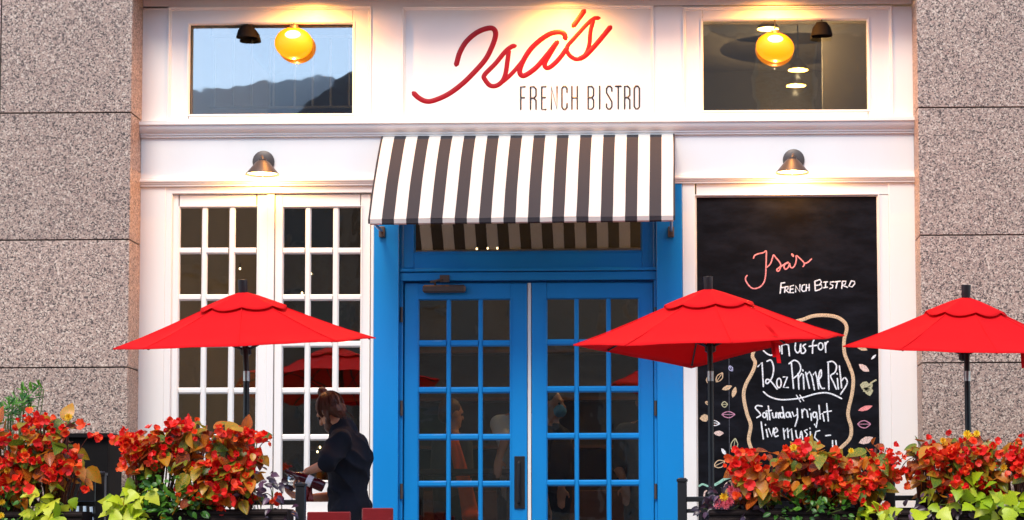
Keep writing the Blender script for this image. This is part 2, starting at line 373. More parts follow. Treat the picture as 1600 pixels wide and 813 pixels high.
def inset_window(x0, y0, x1, y1, ox0, oy0, ox1, oy1, label):
    w = thing_part('transom_window', SF, label)
    for a in ((x0, y0, ox0, y1), (ox1, y0, x1, y1), (ox0, y0, ox1, oy0), (ox0, oy1, ox1, y1)): B(*a, .022, .05, 'frame_board', 'white', w, bevel=.0015)
    moulding(x0, y0, x1, y1, 0, .0215, 5, w); moulding(ox0-3, oy0-3, ox1+3, oy1+3, .022, .050, 4, w)
    m = MB(); pbox(m, ox0-6, oy0-6, ox1+6, oy1+6, .100, .006); m.build('pane', 'paneup', w)
def thing_part(name, parent, label=None):
    o = bpy.data.objects.new(name, None); COL.objects.link(o); o.parent = parent; o.empty_display_size = .05
    ORG[o.name] = ORG[parent.name]
    if label: o['label'] = label
    return o
inset_window(262, 10, 580, 190, 295, 37, 551, 178, 'upper window left of the sign')
inset_window(1067, 10, 1395, 190, 1098, 31, 1356, 172, 'upper window right of the sign')
B(628, 10, 1022, 190, .022, .05, 'sign_panel', 'white', SF, bevel=.0015)
moulding(628, 9, 1022, 189, 0, .0215, 5, SF)

# cornice and lower trim : real profiles run between the pillars
def run(name, pts, mat='white', x0=None, x1=None):
    prof = [(Y, PZ(820, py, Y)) for Y, py in pts]
    return MB().prism(prof, x0 if x0 is not None else PX(XL, 200), x1 if x1 is not None else PX(XR, 200)).build(name, mat, SF, smooth=30)
run('cornice', [(.05, 186.5), (-.085, 186.5), (-.085, 191.5), (-.072, 192.5), (-.072, 194.5), (-.066, 198), (-.054, 202), (-.038, 205), (-.034, 205.2), (-.034, 208), (-.024, 208.5), (-.024, 211.5), (-.006, 212.5), (.05, 212.5)])
B(XL, 211, XR, 278, -.004, .08, 'frieze_board', 'white', SF)
run('lower_trim', [(.05, 275), (-.030, 275), (-.030, 277.5), (-.042, 278), (-.042, 280.5), (-.030, 282.5), (-.030, 284), (-.020, 284.5), (-.020, 288), (.002, 289), (.05, 289)])
B(XL, 286, 255, 990, 0, .10, 'pilaster', 'white', SF)
B(1393, 283, XR, 990, 0, .10, 'pilaster', 'white', SF)

rp = random.Random(5)
def leaf(name, lx0, ly0, lx1, ly1, cols, rows, Yf, th, mat, parent, label=None, gm='pane'):
    "a glazed leaf: stiles, rails, muntins and panes, each of its own"
    d = thing_part(name, parent, label)
    mx0, mx1, my0, my1 = cols[0][0], cols[-1][1], rows[0][0], rows[-1][1]
    B(lx0, ly0, mx0, ly1, Yf, th, 'stile', mat, d); B(mx1, ly0, lx1, ly1, Yf, th, 'stile', mat, d)
    B(mx0, ly0, mx1, my0, Yf, th, 'rail', mat, d); B(mx0, my1, mx1, ly1, Yf, th, 'rail', mat, d)
    yb = Yf+th*.62
    def bar(a, b, c0, c1, vert):
        m = MB(); w = (b-a)
        if vert:
            ym = (my0+my1)/2; X0, X1 = PX(a, ym, Yf), PX(b, ym, Yf); ww = X1-X0
            m.vprism([(X0, yb), (X0, Yf+.016), (X0+ww*.22, Yf+.006), (X1-ww*.22, Yf+.006), (X1, Yf+.016), (X1, yb)], PZ((mx0+mx1)/2, my1, Yf), PZ((mx0+mx1)/2, my0, Yf))
        else:
            xm = (c0+c1)/2; Z0, Z1 = PZ(xm, b, Yf), PZ(xm, a, Yf); hh = Z1-Z0
            m.prism([(yb, Z0), (Yf+.016, Z0), (Yf+.0045, Z0+hh*.25), (Yf+.0045, Z1-hh*.25), (Yf+.016, Z1), (yb, Z1)], PX(c0, (a+b)/2, Yf), PX(c1, (a+b)/2, Yf))
        m.build('muntin', mat, d)
    for i in range(len(cols)-1): bar(cols[i][1], cols[i+1][0], 0, 0, True)
    for j in range(len(rows)-1):
        for c in cols: bar(rows[j][1], rows[j+1][0], c[0], c[1], False)
    for c in cols:
        for r in rows:
            m = MB(); pbox(m, c[0]-.5, r[0]-.5, c[1]+.5, r[1]+.5, Yf+th*.5, .005)
            ob = m.build('pane', gm, d)
            cc = sum(m.v, Vector())/len(m.v)-ORG[d.name]        # panes never sit quite true in the putty
            ob.matrix_local = Matrix.Translation(cc) @ Euler((rp.uniform(-.008, .008), 0, rp.uniform(-.008, .008))).to_matrix().to_4x4() @ Matrix.Translation(-cc)
    moulding(mx0-2.2, my0-2.2, mx1+2.2, my1+2.2, Yf, Yf+.02, 3.2, d, mat)
    return d
# left bay: white casement doors
rowsW = [(324+72.9*i, 387+72.9*i) for i in range(6)]
colsA = [(278.5, 313), (322, 356), (365.5, 400)]; colsB = [(441, 475.5), (484.5, 519), (528.5, 563)]
B(255, 289, 583, 302, .004, .09, 'head_casing', 'white', SF); B(255, 302, 265, 990, .004, .09, 'side_casing', 'white', SF); B(578.5, 302, 583, 990, .004, .09, 'side_casing', 'white', SF)
leaf('casement_leaf', 266.5, 303.5, 424.5, 806, colsA, rowsW, .035, .05, 'white', SF)
leaf('casement_leaf', 428.5, 303.5, 577.5, 806, colsB, rowsW, .035, .05, 'white', SF)
B(416, 303.5, 427, 806, .020, .014, 'astragal', 'white', SF); B(265, 806, 578.5, 818, -.02, .1, 'window_sill', 'white', SF); B(265, 818, 578.5, 990, .02, .07, 'kick_panel', 'white', SF)
B(262, 299, 580, 308, .087, .02, 'casement_stop', 'white', SF); B(262, 308, 270, 812, .087, .02, 'casement_stop', 'white', SF); B(574, 308, 581, 812, .087, .02, 'casement_stop', 'white', SF); B(420, 308, 433, 806, .087, .02, 'casement_stop', 'white', SF)
# centre bay: blue surround, transom and double doors
B(583.2, 286, 622, 990, -.012, .12, 'blue_pilaster', 'blue', SF); B(1027, 284, 1067.6, 990, -.012, .12, 'blue_pilaster', 'blue', SF)
B(622, 286, 1027, 322, -.010, .12, 'blue_head', 'blue', SF)
B(622, 322, 629, 990, .055, .08, 'door_jamb', 'blue', SF); B(1022.5, 322, 1027, 990, .055, .08, 'door_jamb', 'blue', SF)
tw = thing_part('door_transom', SF, 'transom over the blue doors reflecting the striped awning')
for a in ((629, 322, 647, 419), (1003, 322, 1022.5, 419), (647, 322, 1003, 334), (647, 393.5, 1003, 419)): B(*a, .066, .05, 'frame_board', 'blue', tw)
moulding(645, 332, 1005, 395.5, .066, .09, 4, tw, 'blue')
m = MB(); pbox(m, 645, 332, 1005, 395.5, .091, .006); m.build('pane', 'panetr', tw)
B(623, 418.5, 1026.5, 423.5, .030, .08, 'transom_bead', 'blue', SF); B(623, 425, 1026.5, 438, .042, .08, 'door_head', 'blue', SF, bevel=.004)
rowsD = [(468+73.3*i, 531.5+73.3*i) for i in range(6)]
YD = .075
dl = leaf('blue_door', 631.5, 443, 823.5, 978, [(653.5, 697), (704, 747), (754, 797)], rowsD, YD, .05, 'blue', SF, 'left blue glazed door with black pull plate and closer')
dr = leaf('blue_door', 831, 442, 1021.5, 977, [(854.5, 897.5), (904.5, 947.5), (955, 998.5)], [(a-1.5, b-1.5) for a, b in rowsD], YD, .05, 'blue', SF, 'right blue glazed door')
B(629, 436, 1022.5, 449, YD+.052, .03, 'door_stop', 'blue', SF); B(626, 449, 637, 978, YD+.052, .03, 'door_stop', 'blue', SF); B(1016, 449, 1025, 978, YD+.052, .03, 'door_stop', 'blue', SF)
B(824.6, 442, 830, 978, YD+.008, .03, 'weather_strip', 'white', SF, bevel=.002)
B(803.5, 713, 820, 795, YD-.012, .0115, 'pull_plate', 'black', dl, bevel=.003)
m = MB(); a, b = P(811, 722, YD-.01), P(811, 786, YD-.01); m.tube([a, a+Vector((0, -.045, -.01)), b+Vector((0, -.045, .01)), b], .009, 8); m.build('pull_handle', 'black', dl, smooth=50)
for xx, dd in ((627.5, dl), (1024.5, dr)):
    for yy in (492, 638, 768):
        m = MB(); a = P(xx, yy, .052); m.tube([a+Vector((0, -.006, -.055)), a+Vector((0, -.006, .055))], .011, 8); m.build('hinge', 'bronze', dd, smooth=50)
# door closer
m = MB(); pbox(m, 660, 445, 727, 457, YD-.055, .053); m.build('closer_body', 'bronze', dl, bevel=.012)
m = MB(); a, b, c = P(680, 446, YD-.035), P(672, 441, YD-.13), P(694, 436, YD-.03)
m.tube([a, a+Vector((0, -.02, .02)), b, c], .008, 6); pbox(m, 687, 430, 702, 441, .03, .0115); m.build('closer_arm', 'bronze', dl)
# right bay casing
B(1068, 286, 1088, 990, -.004, .10, 'side_casing', 'white', SF); B(1088, 286, 1393, 305, .004, .09, 'head_casing', 'white', SF); B(1376.5, 305, 1393, 990, .004, .09, 'side_casing', 'white', SF)

# ------------------------------------------------------------------ sign lettering (parts of the storefront)
YS = .0215
m = MB()
iw = .042
I1 = [(713, 101), (718.6, 82), (729.7, 64), (747, 50), (765, 44), (773, 47.6), (774, 57.6), (768, 75), (758.5, 93), (743, 111), (723, 130.7), (701, 147), (678.7, 157), (665.4, 158.4), (654, 153), (646.6, 146)]
S1 = [(804, 72), (799, 73.5), (789.5, 81), (774, 99.7), (757, 117.4), (758, 125), (766, 134), (776, 134), (785, 127), (790, 115), (793, 95), (795, 80)]
T1 = [(776, 134), (786, 127.5), (798, 117), (809, 105), (817, 95)]
A1 = [(883.7, 60), (881, 53), (873, 50.5), (859.8, 53), (844, 63), (828.8, 77.5), (817.7, 95), (812, 110.7), (815, 118), (822, 117.3), (837.6, 106), (853, 88.5), (870.4, 66.4)]
A2 = [(870.4, 66.4), (859.8, 84), (851.5, 99), (853, 105.8), (859.8, 105), (873, 93), (886.3, 75)]
S2 = [(935, 28.5), (928, 29.5), (917.3, 38), (899.6, 57.5), (886, 74), (888.5, 85), (897.4, 92), (906, 92), (915, 85), (920.6, 71), (922.8, 48.7), (927, 33)]
T2 = [(906, 92), (914, 87.5), (923, 79), (937, 63), (953.4, 43)]
AP = [(912.4, 17.7), (904.5, 29), (896.3, 40.3)]
for k, s in enumerate((I1, S1, T1, A1, A2, S2, T2, AP)): stroke(m, s, iw*(1.0 if s is not AP else 1.12), YS+.001+.0006*(k % 3), .003)
m.build('script_lettering', 'signred', SF, smooth=60, label='large red script lettering on the sign')
U = {  # unit-box strokes, y down
 'F': [[(0, 1), (0, 0), (1, 0)], [(0, .48), (.85, .48)]], 'R': [[(0, 1), (0, 0), (.6, 0), (1, .1), (1, .4), (.6, .5), (0, .5)], [(.6, .5), (1, .6), (1, 1)]],
 'E': [[(1, 0), (0, 0), (0, 1), (1, 1)], [(0, .48), (.85, .48)]], 'N': [[(0, 1), (0, 0), (1, 1), (1, 0)]],
 'C': [[(1, .25), (1, .09), (.7, 0), (.3, 0), (0, .09), (0, .91), (.3, 1), (.7, 1), (1, .91), (1, .75)]], 'H': [[(0, 0), (0, 1)], [(1, 0), (1, 1)], [(0, .5), (1, .5)]],
 'B': [[(0, .5), (0, 0), (.65, 0), (1, .09), (1, .4), (.7, .49), (0, .5)], [(0, .5), (0, 1), (.65, 1), (1, .91), (1, .6), (.7, .51)]], 'I': [[(.5, 0), (.5, 1)]],
 'S': [[(1, .22), (1, .08), (.7, 0), (.3, 0), (0, .1), (0, .28), (1, .68), (1, .9), (.7, 1), (.3, 1), (0, .92), (0, .78)]], 'T': [[(0, 0), (1, 0)], [(.5, 0), (.5, 1)]],
 'O': [[(0, .5), (0, .09), (.3, 0), (.7, 0), (1, .09), (1, .91), (.7, 1), (.3, 1), (0, .91), (0, .5)]]}
for ch, x0, x1 in (('F', 813.7, 820.6), ('R', 829, 837.6), ('E', 846.5, 853), ('N', 861.5, 870.4), ('C', 878, 886), ('H', 893.6, 902), ('B', 919, 927.5), ('I', 933, 941), ('S', 947.6, 956), ('T', 961.6, 970.4), ('R', 976, 984), ('O', 991, 999)):
    m = MB()
    for k, s in enumerate(U[ch]):
        stroke(m, [(x0+(x1-x0)*a, 135.2+(x0-900)*-.006+35.6*b) for a, b in s], .0125, YS+.001+.0007*k, .008, smooth=False)
    m.build('letter', 'signblk', SF)

# ------------------------------------------------------------------ chalkboard
YB = .03
CB = thing('chalkboard', (PX(1232, 600, YB), YB, PZ(1232, 960, YB)), 'tall black chalkboard with hand-drawn autumn leaves and specials in white frame', 'chalkboard')
B(1086.5, 303.5, 1378, 965, YB, .03, 'board', 'slate', CB, bevel=.001)
moulding(1086.5, 303.5, 1378, 966, .004, YB-.0005, 4, CB)
B(1088, 965, 1376.5, 990, .006, .08, 'bottom_rail', 'white', CB)
def cs(mb, pts, sc, ox, oy, w, k=0, smooth=True): stroke(mb, [(ox+x/sc, oy+y/sc) for x, y in pts], w*.84, YB-.0004-.0002*(k % 6), .0012, smooth, 4)
def circ(x, y, rx, ry, a0=0, n=9): return [(x+rx*math.cos(a0+2*math.pi*i/n), y+ry*math.sin(a0+2*math.pi*i/n)) for i in range(n+1)]
m = MB()
for k, s in enumerate(([(218, 190), (235, 155), (280, 135), (340, 122), (378, 100), (378, 180), (375, 300), (368, 420), (345, 500), (290, 555), (215, 570), (160, 530), (122, 470), (120, 435), (138, 405)],
          [(385, 305), (430, 260), (455, 190), (470, 150), (500, 185), (545, 240), (560, 285), (540, 345), (515, 350), (515, 325), (575, 285), (620, 255), (650, 240)],
          [(655, 245), (615, 265), (600, 300), (620, 330), (655, 300), (670, 255), (680, 300), (705, 310), (735, 280), (755, 210), (752, 160), (790, 185), (845, 240), (855, 270), (838, 295)],
          [(850, 262), (900, 240), (945, 200)], [(700, 140), (715, 165)])):
    cs(m, s, 8, 1150, 380, .012 if k < 4 else .018, k)
m.build('chalk_script', 'chalkp', CB, label='pink chalk script near the board top')
m = MB(); k = 0
for s in ([(565, 500), (552, 630)], [(565, 503), (610, 495)], [(560, 560), (598, 555)], [(615, 545), (608, 618)], [(612, 548), (650, 545), (652, 575), (618, 585), (660, 620)], [(720, 530), (680, 540), (675, 622), (720, 620)], [(680, 578), (712, 575)],
          [(745, 612), (745, 535), (798, 610), (800, 520)], [(860, 520), (830, 530), (820, 580), (835, 605), (865, 600)], [(880, 520), (876, 598)], [(915, 515), (915, 595)], [(880, 560), (915, 556)],
          [(985, 480), (992, 598)], [(985, 478), (1050, 458), (1070, 490), (1040, 525), (995, 530)], [(1000, 530), (1068, 520), (1075, 560), (1040, 585), (992, 598)], [(1095, 490), (1145, 485)], [(1122, 488), (1118, 555)], [(1095, 560), (1145, 553)],
          [(1220, 485), (1180, 490), (1178, 515), (1212, 530), (1205, 560), (1172, 570)], [(1232, 488), (1305, 478)], [(1268, 485), (1250, 565)], [(1330, 478), (1322, 568)], [(1328, 480), (1375, 478), (1365, 515), (1325, 525), (1395, 555)], [(1440, 475), (1412, 540), (1450, 550), (1485, 510), (1480, 480), (1440, 475)]):
    cs(m, s, 8, 1150, 380, .0115, k, False); k += 1
m.build('chalk_lettering', 'chalkw', CB, label='white chalk capitals under the pink script')
m = MB(); k = 0
for s in ([(205, 115), (250, 150), (295, 155), (310, 90), (305, 20)], circ(345, 100, 22, 40), [(385, 40), (387, 145)], [(385, 60), (420, 50), (450, 60), (460, 165)], [(520, 40), (515, 100), (538, 135), (562, 110), (568, 45), (572, 130)], [(618, 50), (592, 70), (618, 110), (600, 138), (575, 138)],
          [(700, 10), (688, 30), (685, 140)], [(652, 72), (728, 62)], circ(765, 72, 24, 34), [(808, 35), (815, 130)], [(813, 65), (822, 35), (838, 25)],
          [(150, 270), (192, 228), (205, 465)], [(240, 218), (280, 208), (305, 280), (292, 370), (250, 432), (228, 425), (238, 395), (275, 410), (340, 490)], circ(358, 430, 22, 46), [(398, 372), (440, 370), (400, 474), (450, 474)],
          [(478, 225), (488, 340), (500, 485)], [(455, 242), (505, 208), (552, 232), (570, 290), (545, 345), (498, 385)], [(545, 335), (552, 490)], [(548, 385), (580, 335), (595, 345), (602, 490)], [(588, 300), (592, 312)],
          [(618, 325), (655, 482)], [(628, 350), (655, 318), (680, 370), (704, 496)], [(692, 350), (712, 318), (730, 380), (746, 488)], [(735, 400), (770, 365), (768, 300), (748, 350), (752, 430), (775, 480), (802, 482)],
          [(838, 230), (846, 496)], [(832, 228), (882, 220), (920, 262), (905, 325), (862, 360), (888, 420), (918, 490)], [(928, 385), (938, 490)], [(924, 335), (928, 345)], [(948, 262), (960, 370), (970, 478)], [(968, 410), (1000, 378), (1025, 415), (1010, 465), (960, 540)]):
    cs(m, s, 6.256, 1160, 530, .0128, k, len(s) > 4); k += 1
cs(m, [(205, 515), (260, 560), (350, 590), (450, 592), (580, 575), (700, 540), (800, 525), (880, 540), (970, 583)], 6.256, 1160, 530, .013, 1)
cs(m, [(528, 548), (568, 615)], 6.256, 1160, 530, .009, 2); cs(m, [(560, 546), (600, 605)], 6.256, 1160, 530, .009, 3)
for s in ([(180, 88), (135, 82), (118, 105), (148, 138), (165, 168), (130, 192)], circ(200, 168, 16, 22), [(222, 145), (229, 210)], [(235, 85), (250, 210)], [(215, 132), (265, 124)], [(272, 148), (280, 190), (302, 182), (304, 142), (310, 190)], [(322, 148), (330, 195)], [(326, 165), (340, 145)], circ(358, 168, 16, 22), [(362, 92), (382, 196)],
          circ(412, 165, 17, 22), [(428, 142), (442, 188)], [(452, 140), (468, 180), (492, 165)], [(497, 108), (502, 190), (478, 270)], [(540, 118), (545, 192)], [(543, 145), (562, 112), (585, 125), (596, 188)], [(622, 152), (626, 216)], [(610, 112), (612, 120)], circ(655, 165, 16, 24), [(672, 142), (682, 210), (668, 282), (655, 250)],
          [(695, 78), (706, 202)], [(702, 165), (728, 150), (742, 222)], [(765, 64), (780, 222)], [(738, 142), (808, 130)], [(170, 230), (190, 385)], [(216, 298), (230, 366)], [(208, 252), (210, 260)], [(238, 290), (266, 362), (284, 288)], [(288, 332), (318, 312), (304, 284), (284, 320), (298, 362), (325, 355)],
          [(372, 290), (382, 385)], [(380, 320), (408, 284), (416, 372)], [(415, 320), (444, 290), (456, 392)], [(484, 308), (494, 368), (520, 380), (534, 312), (548, 388)], [(588, 300), (562, 308), (590, 345), (568, 380)], [(616, 318), (622, 392)], [(612, 285), (614, 292)], [(702, 308), (668, 318), (655, 370), (690, 408)], [(755, 355), (800, 350)],
          [(514, 415), (522, 478)], [(500, 450), (540, 444)], [(818, 398), (820, 482)], [(848, 398), (856, 480)], [(560, 470), (590, 430), (600, 480)]):
    cs(m, s, 5.809, 1160, 620, .0125, k, len(s) > 4); k += 1
m.build('chalk_lettering', 'chalkw', CB, label='white chalk specials lettering')
m = MB(); stroke(m, [(1179, 712), (1170, 689), (1173, 665), (1167, 646), (1162, 620), (1165, 602), (1176, 581), (1180, 567), (1176, 554), (1190, 530), (1225, 508), (1253, 500), (1270.5, 494), (1291, 493), (1308, 496), (1319.6, 504), (1323, 514.5), (1319, 531.6), (1319.6, 552), (1327, 571), (1333, 590), (1331.6, 614), (1325, 646), (1330, 668), (1328, 685), (1315, 699), (1300, 712)], .026, YB-.0003, .0015)
m.build('chalk_border', 'chalkt', CB, label='tan wavy chalk border')
def drawn_leaf(x, y, L, Wd, ang, mat, fill):
    m = MB(); ca, sa = math.cos(R(ang)), math.sin(R(ang))
    out = [(-.5, 0), (-.25, .38), (.1, .5), (.35, .25), (.5, 0), (.35, -.22), (.05, -.45), (-.28, -.32), (-.5, 0)]
    q = [(x+L*a*ca-Wd*b*sa, y+L*a*sa+Wd*b*ca) for a, b in out]
    if fill:
        pts = [P(a, b, YB-.0012) for a, b in q[:-1]]; bk = [p+Vector((0, .001, 0)) for p in pts]
        m.rings([bk, pts], True, True)
    else:
        stroke(m, q, .007, YB-.0006, .001); stroke(m, [q[0], (x, y), q[4]], .005, YB-.0003, .001)
    m.build('chalk_leaf', mat, CB)
for a in ((1346, 543, 21, 9, 25, 'chalkt', 1), (1365, 558, 11, 4, -45, 'chalkw', 1), (1350, 575, 20, 10, 35, 'chalkl', 1), (1352, 638, 24, 8, -18, 'chalkp', 1), (1350, 663, 20, 12, 0, 'chalkm', 0), (1353, 688, 24, 12, -22, 'chalkl', 1),
          (1142, 576, 9, 6, 60, 'chalkv', 0), (1124, 590, 17, 9, -55, 'chalkt', 0), (1136, 606, 17, 8, -20, 'chalkt', 1), (1147, 613, 18, 8, -75, 'chalkt', 1), (1132, 632, 9, 9, 0, 'chalkg', 0), (1138, 648, 20, 10, 0, 'chalkm', 0), (1101, 653, 16, 13, -10, 'chalkt', 1),
          (1116, 661, 17, 8, 10, 'chalkw', 0), (1123, 677, 16, 9, 0, 'chalkl', 1), (1147, 696, 21, 11, -80, 'chalkg', 0), (1131, 706, 13, 6, 55, 'chalkw', 1), (1124, 725, 18, 12, -25, 'chalkt', 0), (1106, 630, 8, 5, 20, 'chalkt', 0), (1108, 594, 9, 12, 0, 'chalkt', 0),
          (1352, 603, 17, 16, 10, 'chalkg', 1), (1358, 611, 16, 14, 80, 'chalkg', 1), (1356, 606, 20, 12, -40, 'chalkg', 1)): drawn_leaf(*a)
m = MB(); stroke(m, [(1356, 604), (1362, 598), (1369, 594)], .012, YB-.0005, .001); m.build('chalk_stem', 'chalkg', CB)
m = MB(); stroke(m, [(1092, 760), (1098, 757), (1106, 760)], .014, YB-.0005, .001); stroke(m, [(1117, 758), (1124, 754), (1134, 748), (1148, 745), (1166, 748)], .020, YB-.0005, .001); stroke(m, [(1150, 748), (1158, 756), (1166, 745)], .010, YB-.0007, .001)
stroke(m, [(1318, 735), (1332, 741), (1345, 738)], .03, YB-.0006, .001); m.build('chalk_swirl', 'chalkgr', CB)
m = MB(); stroke(m, [(1131, 770), (1133, 758), (1142, 752), (1152, 755)], .010, YB-.0005, .001); stroke(m, [(1100, 778), (1101, 770), (1104, 767)], .012, YB-.0005, .001); m.build('chalk_arc', 'chalkl', CB)
m = MB(); stroke(m, [(1139, 560), (1139.4, 650), (1139.8, 745)], .003, YB-.0002, .0006); m.build('board_seam', 'chalkd', CB)

# ------------------------------------------------------------------ wall sconces
def sconce(px, py, bx, label):
    yw = -.004
    c = P(px+2, py-20, yw); t = thing('wall_sconce', c, label, 'wall lamp', 'wall sconces on the frieze')
    Ty = Matrix.Rotation(R(90), 3, 'X')
    MB().lathe([(.001, .0), (.072, .0), (.080, .006), (.080, .014), (.060, .024), (.02, .026), (.001, .026)], c, 24, Ty).build('backplate', 'bronze', t, smooth=35)
    sc = P(px, py, -.20); top = sc+Vector((0, 0, .075))
    MB().tube([c+Vector((0, -.02, .0)), c+Vector((0, -.09, .014)), (c+top)/2+Vector((0, -.05, .04)), top+Vector((0, .01, .035)), top+Vector((0, 0, .0))], .013, 10).tube([top+Vector((0, 0, -.02)), top+Vector((0, 0, .035))], .032, 14).build('arm', 'bronze', t, smooth=50)
    h = .118
    MB().lathe([(.034, h-.018), (.05, h-.03), (.120, .004), (.122, 0), (.118, .001), (.047, h-.036), (.030, h-.026)], sc, 28, None, False, False).build('shade', 'bronze', t, smooth=35)
    MB().ell(sc+Vector((0, 0, .035)), .032, .032, .04).build('bulb', 'bulb', t, smooth=True)
    MB().lathe([(.001, .010), (.108, .010), (.108, .013), (.001, .013)], sc, 28).build('diffuser', 'glow', t)
    li = bpy.data.lights.new('sconce_light', 'POINT'); li.energy = 9.5; li.color = (1, .46, .11); li.shadow_soft_size = .0
    lo = bpy.data.objects.new('sconce_light', li); COL.objects.link(lo); lo.parent = t; lo.location = sc+Vector((0, 0, -.006))-c
sconce(410, 273, 0, 'dark bronze cone wall lamp lit above the white casement doors')
sconce(1238, 270.5, 0, 'dark bronze cone wall lamp lit above the chalkboard')
# recessed downlights in the underside of the lintel (just above the picture)
for px, lab in ((478, 'small warm downlight above the upper window left of the sign'), (880, 'small warm downlight above the red script sign'), (1212, 'small warm downlight above the upper window right of the sign')):
    c = P(px, -24, -.262); c.z = zl
    t = thing('downlight', c, lab, 'downlight', 'downlights under the lintel')
    MB().lathe([(.062, .0), (.062, -.008), (.05, -.010), (.044, -.002)], c, 20, None, True, False).build('trim_ring', 'bronze', t)
    MB().lathe([(.001, -.0015), (.040, -.0015), (.040, -.006), (.001, -.006)], c, 16).build('lamp_disc', 'bulb', t)
    li = bpy.data.lights.new('downlight_spot', 'SPOT'); li.energy = 40 if px == 880 else 62; li.color = (1, .38, .05); li.spot_size = R(172); li.spot_blend = 1; li.shadow_soft_size = .0
    lo = bpy.data.objects.new('downlight_spot', li); COL.objects.link(lo); lo.parent = t; lo.location = (0, 0, -.02)

# ------------------------------------------------------------------ awning
AW = thing('striped_awning', P(824, 213, -.01), 'black and white striped canvas awning over the blue doors', 'awning')
yt, pr = -.015, .80
tl, tr_ = P(598.5, 213.5, yt), P(1052, 209.5, yt)
bl, br = P(577.5, 343, -pr), P(1052.5, 337.5, -pr)
NS = 25; nr = 14; m = MB()
for i in range(NS):
    rows = []
    for r in range(nr+1):
        s = r/nr
        y = yt+(-pr-yt)*(s**.92); sag = .035*math.sin(math.pi*s)
        rw = []
        for k in range(4):
            u = (i+k/3)/NS
            a = tl.lerp(tr_, u); b = bl.lerp(br, u); p = a.lerp(b, s); p.y = y
            p.z += sag*.8 - .007*math.sin(u*math.pi*7+.6)*math.sin(math.pi*s)+.009*noise.noise(Vector((u*7, s*2.2, 0)))*(s*(1.3-s))**.5; p.x += .004*noise.noise(Vector((u*5, s*3, 4)))*s
            rw.append(p)
        rows.append(rw)
    m.rings(rows, False, False, i % 2, close=False)
    low = [[bl.lerp(br, (i+k/3)/NS) for k in range(4)]]
    low.append([p+Vector((0, .006, -.028)) for p in low[0]]); low.append([p+Vector((0, .030, -.034)) for p in low[0]])
    m.rings(low, False, False, i % 2, close=False)
m.build('canopy', ['awnw', 'awnb'], AW, solid=.003)
for e0, e1, nm in ((tl, bl, 0), (tr_, br, 1)):                     # dark piped edges
    pts = []
    for r in range(nr+1):
        s = r/nr; p = e0.lerp(e1, s); p.y = yt+(-pr-yt)*(s**.92); p.z += .028*math.sin(math.pi*s); p.x += (-.004 if nm == 0 else .004); pts.append(p)
    MB().tube(pts+[pts[-1]+Vector((0, .005, -.03))], .007, 6).build('piped_edge', 'awnb', AW)
MB().tube([bl+Vector((.01, .02, -.01)), br+Vector((-.01, .02, -.01))], .012, 8).build('front_bar', 'steel', AW)
MB().tube([tl+Vector((.02, .004, -.015)), tr_+Vector((-.02, .004, -.015))], .012, 8).build('head_rail', 'steel', AW)
for pa, (bx, by) in ((bl+Vector((.02, .03, -.015)), (597, 364)), (br+Vector((-.015, .03, -.015)), (1048.5, 364))):
    q = P(bx, by, -.02)
    MB().tube([pa, pa.lerp(q, .5)+Vector((0, 0, .004)), q+Vector((0, -.03, .01))], .0105, 8).build('arm', 'steel', AW, smooth=50)
    MB().box(q.x-.022, q.x+.022, -.045, -.0125, q.z-.035, q.z+.045).build('wall_bracket', 'bronze', AW, bevel=.005)

